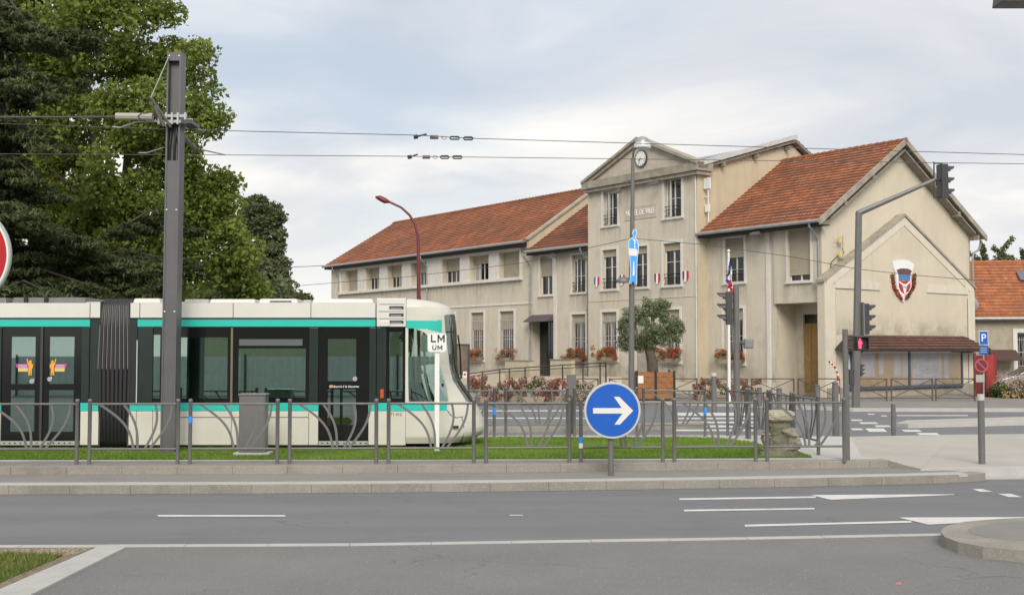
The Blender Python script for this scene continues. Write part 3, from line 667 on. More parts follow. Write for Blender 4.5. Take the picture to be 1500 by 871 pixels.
do = MB(); do.box(dx0, dx1, RD+.10, RD+.14, PL+.15, dzt-.45); do.box(dx0+.05, (dx0+dx1)/2-.02, RD+.07, RD+.1, PL+.25, dzt-.55); do.box((dx0+dx1)/2+.02, dx1-.05, RD+.07, RD+.1, PL+.25, dzt-.55); dr = do.build('door', gold, TH)
MB().box(dx0, dx1, RD+.12, RD+.16, dzt-.45, dzt).build('pane', pane_m, dr)
# --- roofs in tile courses
def roof(e0, e1, r0, r1, m, name='roof', parent=TH, lift=.045, course=.34, tile=.24, th=.14):
    e0, e1, r0, r1 = map(Vector, (e0, e1, r0, r1)); up = (r0-e0); n = max(2, round(up.length/course)); W = max((e1-e0).length, (r1-r0).length); nu = max(2, round(W/tile)*2)
    nrm = (e1-e0).cross(r0-e0).normalized()
    if nrm.z < 0: nrm = -nrm
    vs = []; fs = []; uvs = []; u0 = (e1-e0).normalized()
    for i in range(n):
        ta, tb = i/n, (i+1)/n
        for k in range(nu+1):
            s = k/nu; wv = .03 if k % 2 else 0
            A = (e0.lerp(r0, ta)).lerp(e1.lerp(r1, ta), s)+nrm*(lift+wv*.8); B = (e0.lerp(r0, tb)).lerp(e1.lerp(r1, tb), s)+nrm*(wv*.8)
            C_ = (e0.lerp(r0, ta)).lerp(e1.lerp(r1, ta), s)+nrm*(-.01)
            vs += [A, B, C_]; ua = (A-e0).dot(u0)
            uvs += [(ua+1e-3, (i+.1)*course), (ua+1e-3, (i+.9)*course), (ua, (i+.1)*course)]
        for k in range(nu):
            b = (i*(nu+1)+k)*3; fs.append((b, b+3, b+4, b+1)); fs.append((b+2, b+5, b+3, b))
    me = bpy.data.meshes.new(name); me.from_pydata([tuple(v) for v in vs], [], fs); me.materials.append(m)
    ul = me.uv_layers.new(name='UVMap')
    for lp in me.loops: pass
    idx = np.empty(len(me.loops), dtype=np.int32); me.loops.foreach_get('vertex_index', idx); U = np.array(uvs)
    # one colour per tile: use the tile's left vertex for the whole face
    for p in me.polygons:
        v0 = p.vertices[0]; u = uvs[p.vertices[0]][0]
        for li in p.loop_indices: ul.data[li].uv = ((int(((p.vertices[0]//3) % (nu+1))//2)+.5)*.24, (p.vertices[0]//3//(nu+1)+.5)*.34)
    o = bpy.data.objects.new(name, me); col.objects.link(o); o.parent = parent
    # boarding below the tiles
    d = -nrm*th; mb = MB(); mb.add([e0, e1, r1, r0, e0+d, e1+d, r1+d, r0+d], [(4, 5, 6, 7), (0, 1, 5, 4), (1, 2, 6, 5), (2, 3, 7, 6), (3, 0, 4, 7)]); mb.build('boarding', eavew, o)
    return o
def ridge(p0, p1, m, r=.11, parent=TH):
    p0, p1 = Vector(p0), Vector(p1); n = max(2, int((p1-p0).length/.4)); mb = MB()
    for k in range(n):
        a = p0.lerp(p1, k/n); b = p0.lerp(p1, (k+1.12)/n); mb.tube([a+Vector((0, 0, .0)), b+Vector((0, 0, .035))], [r, r*1.12], 8)
    return mb.build('ridge_tiles', m, parent)
sl_r = .666; 
def rz(y, e=8.42, s=sl_r): return e+s*(y+.75)
roof((XT+.01, -.75, 8.42), (.55, -.75, 8.42), (XT+.01, gy, rz(gy)), (.55, gy, rz(gy)), tile_a)
roof((.55, 12.95, 8.42), (XT+.01, 12.95, 8.42), (.55, gy, rz(gy)), (XT+.01, gy, rz(gy)), tile_a)
ridge((XT, gy, rz(gy)), (.55, gy, rz(gy)), tile_a)
roof((XL+.1, -.6, 8.56), (XM-.01, -.6, 8.56), (XL+.1, gy, 12.9), (XM-.01, gy, 12.9), tile_b)
roof((XE-.25, -.6, 9.25), (XL-.12, -.6, 9.25), (XE-.25, 6.0, 13.22), (XL-.12, 6.0, 13.22), tile_a)
roof((XL-.12, 12.6, 9.25), (XE-.25, 12.6, 9.25), (XL-.12, 6.0, 13.22), (XE-.25, 6.0, 13.22), tile_a)
ridge((XE-.25, 6, 13.24), (XL-.1, 6, 13.24), tile_a)
roof((XM-.1, -.55, 12.0), (XT+.3, -.55, 12.0), (XM-.1, RY, 14.15), (XT+.3, RY, 14.15), zinc, course=3)
roof((XT+.35, 12.9, 10.9), (XM-.1, 12.9, 10.9), (XT+.35, RY, 14.15), (XM-.1, RY, 14.15), tile_c)
# verge boards of the big gable, purlin ends
vb = MB(); rakes(vb, .50, .60, [(-.8, 8.22), (gy, rz(gy)-.2), (13.0, 8.22)], 0, .30); vb.build('verge_board', stone_tr, TH)
vb = MB(); rakes(vb, .02, .50, [(.1, 8.52), (gy, 12.36), (12.1, 8.52)], .0, .09); vb.build('soffit', eavew, TH)
pu = MB()
for yy_ in (1.2, 3.4, 8.4, 10.6, 12.3): zz = rz(yy_) if yy_ < gy else rz(2*gy-yy_+.1); pu.box(0, .52, yy_-.09, yy_+.09, zz-.48, zz-.22)
pu.split('purlin_end', eavew, TH)
# pediment (stone cornice) in front of the tower
px0, px1 = XM-.12, XT+.38; pm = (px0+px1)/2+.1; zb, zc, za = 11.55, 12.2, 14.12
pd = MB(); pd.box(px0, px1, -1.1, .1, zb+.18, zc-.05); pd.box(px0+.1, px1-.1, -.98, .05, zb-.02, zb+.18)
for s_, (xa, xb) in ((1, (px0, pm)), (-1, (px1, pm))):
    th = .34
    for (ya, yb, d0, d1) in ((-1.16, -.3, .16, .0), (-1.02, -.3, .36, .16)):
        v = [(xa, ya, zc-d0), (xb, ya, za-d0), (xb, yb, za-d0), (xa, yb, zc-d0), (xa, ya, zc-d1), (xb, ya, za-d1), (xb, yb, za-d1), (xa, yb, zc-d1)]
        pd.add(v, [(0, 1, 5, 4), (4, 5, 6, 7), (0, 3, 2, 1), (2, 3, 7, 6), (0, 4, 7, 3), (1, 2, 6, 5)])
pd.build('cornice', stone_tr, TH)
MB().prism([(px0+.3, -.86, zc-.06), (px1-.3, -.86, zc-.06), (pm, -.86, za-.3)], (0, .5, 0)).build('pediment', mat('pediment_render', (.56, .50, .41), .9, var=.25, vs=1.2, streak=.7, stain=(.38, .33, .27)), TH)
# zinc verge on the tower side
zv = MB(); zv.add([(XT+.02, -.6, 12.02), (XT+.42, -.6, 12.02), (XT+.42, RY, 14.2), (XT+.02, RY, 14.2), (XT+.02, -.6, 12.26), (XT+.42, -.6, 12.26), (XT+.42, RY, 14.44), (XT+.02, RY, 14.44)], [(0, 3, 2, 1), (4, 5, 6, 7), (1, 2, 6, 5), (0, 1, 5, 4), (2, 3, 7, 6), (3, 0, 4, 7)]); zv.build('verge', zincw, TH)
pu = MB()
for yy_ in (1.0, 3.6, 6.2): pu.box(XT, XT+.36, yy_-.08, yy_+.08, tz(yy_)-.22, tz(yy_)-.02)
pu.split('purlin_end', eavew, TH)
# parapet between left wing and middle
pp = MB(); pp.prism([(XL-.14, -.35, 8.8), (XL-.14, 5.9, 8.8), (XL-.14, 5.9, 13.45), (XL-.14, -.35, 9.35)], (.3, 0, 0)); pp.build('parapet', stucco_y, TH)
pc = MB(); rakes(pc, XL-.22, XL+.26, [(-.45, 9.3), (5.95, 13.48)], 0, .12); pc.build('coping', stone_tr, TH)
ch = MB(); ch.box(XL+.2, XL+.9, 5.4, 6.1, 12.4, 13.9); ch.build('chimney', stone_tr, TH)
# gutters, fascias, downpipes
gt = MB()
for (xa, xb, y_, z_) in ((XT, .55, -.84, 8.40), (XL+.1, XM, -.68, 8.52), (XE-.3, XL-.1, -.68, 9.2)): gt.tube([(xa, y_, z_), (xb, y_, z_)], .085, 8)
gt.split('gutter', zinc, TH)
fa = MB()
for (xa, xb, y_, z0, z1) in ((XT, .5, -.70, 8.20, 8.38), (XL+.1, XM, -.55, 8.3, 8.5), (XE-.2, XL-.1, -.55, 8.96, 9.17)): fa.box(xa, xb, y_, y_+.04, z0, z1); fa.box(xa, xb, y_+.04, 0, z0+.02, z0+.06)
fa.split('fascia', fascia, TH)
def pipe(px, y_, ztop, mtl, zlo=.2, r=.06, off=.75):
    x = hit(px, 450, 'y', y_)[0]; mb = MB(); mb.tube([(x, y_-off+.1, ztop), (x, y_-off+.1, ztop-.15), (x, y_-.1, ztop-.75), (x, y_-.1, ztop-1.1), (x, y_-.1, zlo)], r, 8)
    z = zlo+.8
    while z < ztop-1.2: mb.lathe([(r+.018, -.04), (r+.018, .04)], (x, y_-.1, z), 8); z += 1.9
    mb.build('downpipe', mtl, TH)
pipe(1035.5, 0, 8.35, zincw, off=.8); pipe(1202, 0, 8.35, zinc, off=.85, zlo=1.0); pipe(778, 0, 8.45, zinc); pipe(497, 0, 9.1, zinc, r=.05); pipe(627, 0, 9.1, zinc, r=.05); pipe(862.5, 0, 8.4, zinc, r=.05)
x = XT-.02; mb = MB(); mb.tube([(x-.06, -.76, 11.5), (x-.06, -.76, .3)], .035, 6); mb.build('downpipe', white_tr, TH)
mb = MB(); mb.tube([(.15, 13.1, 8.3), (.15, 13.05, 8.0), (.15, 12.85, 7.75), (.15, 12.36, 7.55), (.15, 12.30, 7.3), (.15, 12.30, .3)], .06, 8); mb.build('downpipe', zinc, TH)
# rain streaks below the sills, grime along the foot of the walls
def stain_mat(name, color, strength, up):
    m = bpy.data.materials.new(name); m.use_nodes = True; t = m.node_tree; L = t.links; p = t.nodes['Principled BSDF']; p.inputs['Base Color'].default_value = (*color, 1); p.inputs['Roughness'].default_value = .95
    tc = t.nodes.new('ShaderNodeTexCoord'); mp = t.nodes.new('ShaderNodeMapping'); mp.inputs['Scale'].default_value = (4.5, 4.5, .45) if not up else (1.2, 1.2, 1.2); L.new(tc.outputs['Object'], mp.inputs[0])
    n = t.nodes.new('ShaderNodeTexNoise'); n.inputs['Scale'].default_value = 1; n.inputs['Detail'].default_value = 6; n.inputs['Roughness'].default_value = .65; L.new(mp.outputs[0], n.inputs[0])
    mr = t.nodes.new('ShaderNodeMapRange'); mr.inputs[1].default_value = .38; mr.inputs[2].default_value = .85; L.new(n.outputs[0], mr.inputs[0])
    sx = t.nodes.new('ShaderNodeSeparateXYZ'); L.new(tc.outputs['Generated'], sx.inputs[0])
    g = t.nodes.new('ShaderNodeMapRange'); g.inputs[1].default_value = 1 if up else 0; g.inputs[2].default_value = 0 if up else 1; L.new(sx.outputs[2], g.inputs[0])
    e = t.nodes.new('ShaderNodeMath'); e.operation = 'POWER'; e.inputs[1].default_value = 1.3; L.new(g.outputs[0], e.inputs[0])
    e2 = t.nodes.new('ShaderNodeMath'); e2.operation = 'MULTIPLY'; L.new(e.outputs[0], e2.inputs[0]); L.new(mr.outputs[0], e2.inputs[1])
    e3 = t.nodes.new('ShaderNodeMath'); e3.operation = 'MULTIPLY'; e3.inputs[1].default_value = strength; L.new(e2.outputs[0], e3.inputs[0]); L.new(e3.outputs[0], p.inputs['Alpha']); return m
st1 = stain_mat('rain_streak', (.20, .17, .13), .5, False); st2 = stain_mat('foot_grime', (.22, .19, .14), .7, True)
def stain(x0, x1, z0, z1, y, m, ax='y'):
    mb = MB()
    if ax == 'y': mb.quad((x0, y, z0), (x1, y, z0), (x1, y, z1), (x0, y, z1))
    else: mb.quad((y, x0, z0), (y, x1, z0), (y, x1, z1), (y, x0, z1))
    mb.build('stain', m, TH)
for h in hr+hm+lw[:3]: stain(h[0]-.25, h[1]+.25, h[2]-1.25, h[2]-.16, -.004, st1)
for h in tw: stain(h[0]-.3, h[1]+.3, h[2]-1.3, h[2]-.16, -.704, st1)
stain(fx0, fx1, zb_-1.3, zb_-.01, -.004, st1); stain(bay[0]-.3, bay[1]+.3, RZ+.01, bay[2]-.13, -.124, st1)
stain(XM+.02, XT-.02, 10.6, 11.5, -.704, st1); stain(XL, XM, 7.2, 8.3, -.004, st1); stain(XT+.05, BX0, 7.0, 8.2, -.004, st1)
stain(.5, 11.3, 3.1, 4.3, S+.008, st2, 'x'); stain(px0+.1, px1-.1, 11.6, 12.2, -1.104, st1)
stain(XE, XL, PL, 2.2, -.0045, st2); stain(XL, XM, PL, 2.2, -.0045, st2); stain(XM, XT, PL+.5, 2.4, -.7045, st2); stain(XT, BX0, PL+.5, 2.4, -.0045, st2); stain(BX0, BX1, PL, 4.6, RD-.004, st2)
# clock
cx_, cz_ = hit(939.5, 232.4, 'y', -.9); Rk = .42
ck = MB(); ck.lathe([(Rk+.06, -.96), (Rk+.06, -.88), (Rk, -.86)], (cx_, 0, cz_), 32, 'y'); cko = ck.build('clock', mat('clock_rim', (.09, .08, .07), .5), TH)
MB().lathe([(Rk-.015, -.972), (Rk-.015, -.955)], (cx_, 0, cz_), 32, 'y').build('dial', white_p, cko)
hb = MB()
def bar2(mb, x, z, ang, l0, l1, w_, y0, y1):
    dx_, dz_ = sin(ang), cos(ang); mb.prism([(x+dx_*l0-dz_*w_, y0, z+dz_*l0+dx_*w_), (x+dx_*l0+dz_*w_, y0, z+dz_*l0-dx_*w_), (x+dx_*l1+dz_*w_, y0, z+dz_*l1-dx_*w_), (x+dx_*l1-dz_*w_, y0, z+dz_*l1+dx_*w_)], (0, y1-y0, 0))
for k in range(12): bar2(hb, cx_, cz_, k*pi/6, .32, .38, .014, -.98, -.975)
bar2(hb, cx_, cz_, radians(238), -.04, .22, .018, -.985, -.98); bar2(hb, cx_, cz_, radians(205), -.05, .3, .012, -.992, -.987)
hb.build('clock_hands', black, cko)
# name plate
n0 = hit(915.5, 310, 'y', -.7); n1 = hit(962, 310, 'y', -.7); zc_ = hit(939, 311, 'y', -.7)[1]
MB().box(n0[0], n1[0], -.73, -.7, zc_-.36, zc_+.36).build('name_plate', mat('plate_render', (.52, .46, .36), .9, var=.1), TH)
text('HOTEL DE VILLE', .46, mat('letter', (.82, .81, .78), .7), TH, 'lettering', faceT((n0[0]+n1[0])/2, -.735, zc_, .70), .02, .0)
# floodlights under the cornice
def flood(px, py, y_, z=None, s=1):
    x, z = hit(px, py, 'y', y_); mb = MB(); mb.tube([(x, -.72, z+.25*s), (x, y_+.3, z+.2*s), (x, y_+.15, z)], .025, 6)
    mb.add([(x-.3*s, y_-.15, z-.05), (x+.3*s, y_-.15, z-.05), (x+.2*s, y_+.15, z+.06), (x-.2*s, y_+.15, z+.06), (x-.3*s, y_-.15, z-.13), (x+.3*s, y_-.15, z-.13), (x+.25*s, y_+.2, z-.11), (x-.25*s, y_+.2, z-.11)], [(0, 1, 2, 3), (4, 7, 6, 5), (0, 4, 5, 1), (1, 5, 6, 2), (2, 6, 7, 3), (3, 7, 4, 0)])
    mb.build('floodlight', metal_g, TH)
flood(902, 280, -1.35); flood(920, 264, -1.4, s=.8); flood(958, 267, -1.35); flood(808, 375, -.75, s=.7); flood(1106, 340, -.9, s=.8)
# antenna boxes on the tower corner
x, z = hit(1034.5, 268.5, 'y', -.3); mb = MB(); mb.box(XT+.05, XT+.5, -.30, -.22, z-.28, z+.28); mb.box(XT+.1, XT+.35, -.26, -.12, z-1.5, z-1.1); mb.tube([(XT+.3, -.2, z-.2), (XT+.3, -.2, z-2.0)], .03, 6); mb.box(XT, XT+.3, -.22, -.18, z-.7, z-.66); mb.build('antenna', white_p, TH)
# yellow antenna on the gable corner
ya, za_ = hit(1234.6, 345, 'x', .25); zl = hit(1234.6, 388, 'x', .25)[1]; mb = MB(); mb.tube([(.25, ya, za_), (.25, ya, zl-.1)], .022, 6)
mb.tube([(.25, ya, (za_+zl)/2+.35), (.25, ya-.75, (za_+zl)/2+.33)], .015, 5); an = mb.build('antenna', zinc, TH); mb = MB()
for py in (351, 371.5, 393): zz = hit(1230, py, 'x', .25)[1]; mb.box(.22, .27, ya-.3, ya-.06, zz-.15, zz+.15)
mb.split('antenna_plate', mat('pale_yellow', (.62, .50, .20), .6), an)
mb = MB(); mb.tube([(.2, ya, (za_+zl)/2+.1), (.2, ya+.15, (za_+zl)/2-.1), (.15, ya-.4, (za_+zl)/2-.35), (.1, ya-.7, (za_+zl)/2-.6), (.08, ya-.72, zl-.2), (.08, .1, zl-.7), (.08, .1, 4.6)], .02, 6); mb.build('cable', iron, an)
# notice board with little tiled roof
nb = thing('notice_board', loc2w(S, 5.9, 0), 'long glazed notice board under a brown lean-to tiled canopy on the gable wall', 'notice board', rz=TH.rotation_euler[2]); OFF = Vector((-S, -5.9, 0))
# built in the hall's frame, shifted to its own origin
def nbB(mb): mb.v = [v+OFF for v in mb.v]; return mb
X0 = S+.14
o = nbB(MB().box(X0-.03, X0, 1.35, 10.45, .62, 2.3)).build('backboard', mat('board_orange', (.85, .66, .42), .8, var=.2, vs=1.2), nb)
fr = MB(); fr.box(X0, X0+.09, 1.3, 10.5, .50, .64); fr.box(X0, X0+.08, 1.3, 1.4, .64, 2.3); fr.box(X0, X0+.08, 5.85, 5.97, .64, 2.3); fr.box(X0, X0+.08, 10.4, 10.5, .64, 2.3); fr.box(S, X0+.02, 1.25, 10.55, .46, .6)
nbB(fr).build('board_frame', mat('blue_grey_frame', (.07, .09, .13), .5), nb)
pa = MB(); rs = np.random.RandomState(12)
for (pa0, pa1, z0, z1) in ((1240, 1256, 523, 556), (1262, 1281, 523, 552), (1287, 1294, 523, 548), (1309, 1319, 523, 551), (1322, 1331, 523, 551), (1337, 1379, 523, 561), (1383, 1389, 530, 556)):
    y0, zt2 = hit(pa0, z0, 'x', X0); y1, _ = hit(pa1, z0, 'x', X0); zb2 = hit((pa0+pa1)/2, z1, 'x', X0)[1]; pa.box(X0+.001, X0+.006, y0, y1, max(.68, zb2), 2.2)
nbB(pa).build('notice_sheet', mat('paper', (.82, .81, .84), .8, var=.15, vs=2), nb)
tx = MB(); 
for k in range(60):
    yy_ = 6.15+rs.uniform(0, 2.0); zz = rs.uniform(.8, 2.1); tx.box(X0+.007, X0+.008, yy_, yy_+.25, zz, zz+.012)
nbB(tx).build('notice_print', mat('print_grey', (.42, .42, .45), .8), nb)
nbB(MB().box(X0+.055, X0+.06, 1.4, 10.4, .64, 2.3)).build('pane', glass('clear_glass', (.98, .98, .98), -.12, (.5, .5, .5)), nb)
zr0, zr1 = 2.42, 3.05
rf = roof((S+.85, .15, 2.42), (S+.85, 12.05, 2.42), (S+.02, 1.25, 3.1), (S+.02, 10.9, 3.1), tile_d, parent=nb, course=.3, th=.07); 
for oo in [rf]+kids(rf):
    for v in oo.data.vertices: v.co += OFF
sd_ = MB(); sd_.add([(S+.85, .15, 2.42), (S+.02, 1.25, 3.1), (S+.02, .3, 2.42)], [(0, 1, 2)]); sd_.add([(S+.85, 12.05, 2.42), (S+.02, 10.9, 3.1), (S+.02, 11.9, 2.42)], [(0, 2, 1)]); sd_.box(S+.79, S+.84, .2, 12.0, 2.30, 2.40); sd_.box(S+.02, S+.8, 1.3, 1.38, 2.26, 2.38); sd_.box(S+.02, S+.8, 10.4, 10.48, 2.26, 2.38); nbB(sd_).build('canopy_edge', fascia, nb)
# coat of arms on the gable
yc_, _z = hit(1324, 410, 'x', S+.05)
def gz(px, py): return hit(px, py, 'x', S+.05)
def gpoly(pts, x0, x1, m, name, parent=TH):   # pts in zoom coordinates of the shield crop (762 px = 70 photo px)
    q = [gz(1290+x/10.886, 370+y/10.886) for x, y in pts]; mb = MB(); mb.prism([(x0, y, z) for y, z in q], (x1-x0, 0, 0)); return mb.build(name, m, parent)
ca = gpoly([(190, 150), (280, 120), (370, 112), (460, 130), (535, 185), (505, 300), (480, 380), (490, 520), (470, 600), (420, 660), (380, 680), (375, 790), (330, 760), (330, 680), (270, 610), (255, 500), (245, 330), (210, 250)], S+.002, S+.06, white_f, 'coat_of_arms')
gpoly([(250, 275), (320, 250), (430, 255), (490, 290), (465, 345), (280, 345)], S+.06, S+.085, mat('crown_brown', (.16, .09, .08), .8, var=.5, vs=8), 'crown', ca)
gpoly([(280, 350), (470, 350), (462, 440), (420, 450), (370, 440), (330, 445), (285, 440)], S+.06, S+.08, mat('arms_blue', (.10, .24, .52), .6, var=.4, vs=9), 'shield_chief', ca)
gpoly([(285, 450), (465, 450), (470, 540), (440, 610), (375, 660), (315, 610), (285, 540)], S+.06, S+.078, red_p, 'shield_field', ca)
gpoly([(290, 455), (360, 500), (400, 500), (450, 455), (460, 475), (410, 530), (400, 580), (385, 655), (370, 655), (350, 580), (340, 520), (285, 475)], S+.078, S+.09, white_f, 'shield_charge', ca)
gpoly([(345, 530), (405, 530), (400, 565), (350, 565)], S+.09, S+.095, mat('arms_pale_blue', (.3, .5, .7), .6), 'shield_charge', ca)
rs = np.random.RandomState(5)
for mm_, sd2 in ((lf_dark, 1), (pet_red, 2)):
    pts = []
    for k in range(240):
        t = rs.uniform(0, 1); side = rs.choice([-1, 1]); xx_ = 362+side*(175-35*t-115*max(0, t-.45)**1.3*2); yy2 = 340+t*400
        y3, z3 = gz(1290+(xx_+rs.uniform(-22, 22))/10.886, 370+(yy2+rs.uniform(-15, 15))/10.886); pts.append((S+.05+rs.uniform(0, .06), y3, z3))
    leafmesh('wreath', pts, .09, mm_, ca, sd2)
# --- window flower boxes
def flowerbox(wpos, width, pm, label, seed, rz=0, name='flower_box', h=.55, box=True, group='flower boxes on the ground floor windows', n=420, depth=.3, cat='flower box'):
    t = thing(name, wpos, label, cat, group, rz)
    MB().add([(-width/2*.8, -depth*.4, 0), (width/2*.8, -depth*.4, 0), (width/2*.8, depth*.4, 0), (-width/2*.8, depth*.4, 0), (-width/2, -depth/2, .22), (width/2, -depth/2, .22), (width/2, depth/2, .22), (-width/2, depth/2, .22)], [(0, 3, 2, 1), (4, 5, 6, 7), (0, 1, 5, 4), (1, 2, 6, 5), (2, 3, 7, 6), (3, 0, 4, 7)]).build('box', mat('planter_plastic', (.40, .33, .24), .7, var=.2), t)
    rs = np.random.RandomState(seed); C = np.c_[rs.uniform(-width*.55, width*.55, 22), rs.uniform(-depth*.9, depth*.3, 22), rs.uniform(.1, h, 22)]
    leafmesh('foliage', cloudpts(C, n//22, .16, seed), .055, lf_flower, t, seed)
    leafmesh('flowers', cloudpts(C*[1.05, 1.15, 1.05], int(n*.8)//22, .17, seed+50), .05, pm, t, seed+1)
    return t
FB = [(hr[1], 0, pet_red, 'red and pink geraniums in the window box behind the flagpole'), (tw[6], -.7, pet_red, 'spreading red and pink window box half hidden by the olive tree'), (tw[5], -.7, pet_red, 'bright red geranium window box just left of the tall lamp post'),
      (hm[2], 0, pet_red, 'red geranium window box to the right of the dark entrance door'), (lw[0], 0, pet_red, 'sparse greenish window box just left of the dark entrance door'), (lw[1], 0, pet_red, 'red geranium window box nearest to the front of the tram')]
for i, (h, y_, pm_, lb) in enumerate(FB):
    flowerbox(loc2w((h[0]+h[1])/2, y_-.20, h[2]-.03), (h[1]-h[0])+.35, pm_, lb, 20+i, TH.rotation_euler[2], n=900 if i != 4 else 420, h=.72)
# tricolour shields and flags on the tower wall
for i, (px, py) in enumerate([(873.8, 413.5), (911, 411), (962.5, 409), (1004, 405.5)]):
    x, z = hit(px, py, 'y', -.74); t = thing('shield', loc2w(x, -.705, z), ['leftmost of the small blue white and red shields on the tower wall', 'small tricolour shield partly behind the lamp post', 'small tricolour shield between the middle and right first floor windows', 'rightmost of the small tricolour shields, right of the last tower window'][i], 'shield', 'tricolour shields between the first floor windows', TH.rotation_euler[2])
    for k, m_ in enumerate((blue_f, white_f, red_f)):
        a = -.21+.14*k; b = a+.14; bot = {0: (-.06, -.24), 1: (-.24, -.24), 2: (-.24, -.06)}[k]; bot = bot if k != 1 else (-.26, -.26)
        MB().prism([(a, -.03-.04*(k == 1), bot[0]), (b, -.03-.04*(k == 1), bot[1]), (b, -.03, .34-.05*(k == 2)), (a, -.03, .34-.05*(k == 0))], (0, .025, 0)).build('stripe', m_, t)

# ================================================================== TRAM
YT = 24.6; TWD = 2.4; YC = YT+TWD/2
def T(px, py): p = At(px, py, YT); return p.x, p.z
def TX(px): return T(px, 512)[0]
def TZ(py): return T(750, py)[1]
teal = mat('tram_teal', (.03, .50, .42), .3, var=.05); cream = mat('tram_white', (.66, .65, .60), .35, var=.07, vs=1.5); crml = mat('tram_cream', (.62, .605, .53), .35, var=.10, vs=1.2, streak=.25)
dgreen = mat('tram_dark_green', (.022, .034, .03), .22, var=.2); tblack = mat('tram_black_gloss', (.008, .009, .009), .12); roofg = mat('tram_roof_grey', (.45, .44, .42), .5, var=.15)
inter = mat('tram_interior', (.16, .16, .15), .7); seat_m = mat('seat_green', (.06, .09, .08), .5); yellow = mat('yellow_pole', (.40, .33, .06), .4); ygp = mat('grey_panel', (.3, .31, .3), .5)
TR = thing('tram', (TX(300), YC, .3), 'white tram with teal stripes and dark windows running behind the front railing', 'tram')
TO = Vector((-TX(300), -YC, -.3))
def tb(mb, name, m, parent=TR, far=True, split=False, **k):
    """shift to the tram's origin; the far side is the near side mirrored"""
    if far:
        m2 = MB(); m2.add([(v.x, 2*YC-v.y, v.z) for v in mb.v], [f[::-1] for f in mb.f]); m2.v = [v+TO for v in m2.v]; (m2.split if split else m2.build)(name, m, parent, **k)
    mb.v = [v+TO for v in mb.v]
    return (mb.split if split else mb.build)(name, m, parent, **k)
def pbox(mb, x0, x1, y0, y1, dn, df): mb.box(TX(x0), TX(x1), YT+dn, YT+df, TZ(y1), TZ(y0)); return mb
def body(segs, e0, e1):
    """one car body from photo columns e0 to e1"""
    mb = MB(); pbox(mb, e0, e1, 443.5, 465, 0, .05); 
    for a in segs['seam']: pass
    o = tb(mb, 'roof_band', cream)
    mb = MB(); ee = min(e1, 550.5); pbox(mb, e0, ee, 465, 467, -.012, .05); pbox(mb, e0, ee, 478, 479.5, .012, .05); tb(mb, 'seam', black)
    mb = MB(); pbox(mb, segs['teal'][0], segs['teal'][1], 467, 478, .004, .05); tb(mb, 'teal_stripe', teal)
    # side with openings
    x0, x1, z0, z1 = TX(e0), TX(e1), TZ(589), TZ(478); hs = [(TX(a), TX(b), TZ(d), TZ(c)) for a, b, c, d in segs['glass'] if d < 589]+[(TX(a), TX(b), z0, z1-.02) for a, b, _ in segs['door']]
    mb = MB(); wall(mb, x0, x1, z0, z1, YT+.03, hs, .05); tb(mb, 'window_band', tblack)
    mb = MB()
    for a, b in segs['panel']: pbox(mb, a, b, 467.5 if a in (132, 189) else 479.5, 589, .0, .03)
    tb(mb, 'side_panel', dgreen, split=True, bevel=.01)
    # lower side: door wells are left open
    cuts = [e0]+[v for d in segs['door'] for v in d[:2]]+[e1]
    for i in range(0, len(cuts), 2):
        a, b = cuts[i], cuts[i+1]; js = [a]+[j for j in segs['low'] if a < j < b]+[b]
        for k in range(len(js)-1):
            mb = MB(); pbox(mb, js[k]+.25, js[k+1]-.25, 602, 651.5, .0, .06); tb(mb, 'skirt_panel', crml, bevel=.012)
        mb = MB(); pbox(mb, a, b, 589.5, 601.5, .004, .06); tb(mb, 'teal_stripe', teal); mb = MB(); pbox(mb, a, b, 588, 654, .045, .07); tb(mb, 'underframe', black)
    for (a, b, c, d) in segs['glass']:
        mb = MB(); pbox(mb, a, b, c, d, .032, .036); tb(mb, 'window_pane', gl_tram)
    for (a, b, leaves) in segs['door']:
        mb = MB(); ww = (b-a)/leaves
        hs = []
        for q in range(leaves):
            u = a+ww*q
            if leaves == 2: hs += [(u+13 if q == 0 else u+11, u+ww-10 if q == 0 else u+ww-11, 493, 562), (u+13 if q == 0 else u+11, u+ww-10 if q == 0 else u+ww-11, 571, 632)]
            else: hs += [(480, 521.5, 496, 558), (480, 521.5, 570, 622)]
        wall(mb, TX(a), TX(b), TZ(645), TZ(479.5), YT+.035, [(TX(p), TX(q), TZ(s), TZ(r)) for p, q, r, s in hs], .03)
        do_ = tb(mb, 'door', tblack)
        for p, q, r, s in hs: mb = MB(); pbox(mb, p, q, r, s, .04, .044); tb(mb, 'pane', gl_door, do_ if False else TR)
        mb = MB(); pbox(mb, a+.6, b-.6, 645.5, 651.5, -.01, .05)
        sl_ = tb(mb, 'door_sill', mat('sill_alu', (.42, .42, .40), .4, .3)); mb = MB()
        for k in range(int((b-a)/8)): xk = TX(a+6+8*k); mb.lathe([(.018, YT-.014), (.018, YT-.01)], (xk, 0, TZ(648.6)), 8, 'y')
        tb(mb, 'sill_bolt', black, far=False, split=False)
        if leaves == 2: mb = MB(); pbox(mb, a+ww-1.7, a+ww+1.7, 479.5, 645, .0, .034); tb(mb, 'door_seal', metal_d)
    # roof deck, floor, interior
    mb = MB(); mb.box(TX(e0), TX(e1), YT+.05, YT+TWD-.05, TZ(446), TZ(443.6)); mb.box(TX(e0), TX(e1), YT+.06, YT+TWD-.06, TZ(479), TZ(476)); tb(mb, 'roof_deck', roofg, far=False)
    mb = MB(); mb.box(TX(e0), TX(e1), YT+.07, YT+TWD-.07, TZ(640), TZ(636)); mb.box(TX(e0), TX(e1), YT+.3, YT+TWD-.3, TZ(656), TZ(640)); tb(mb, 'floor', black, far=False)
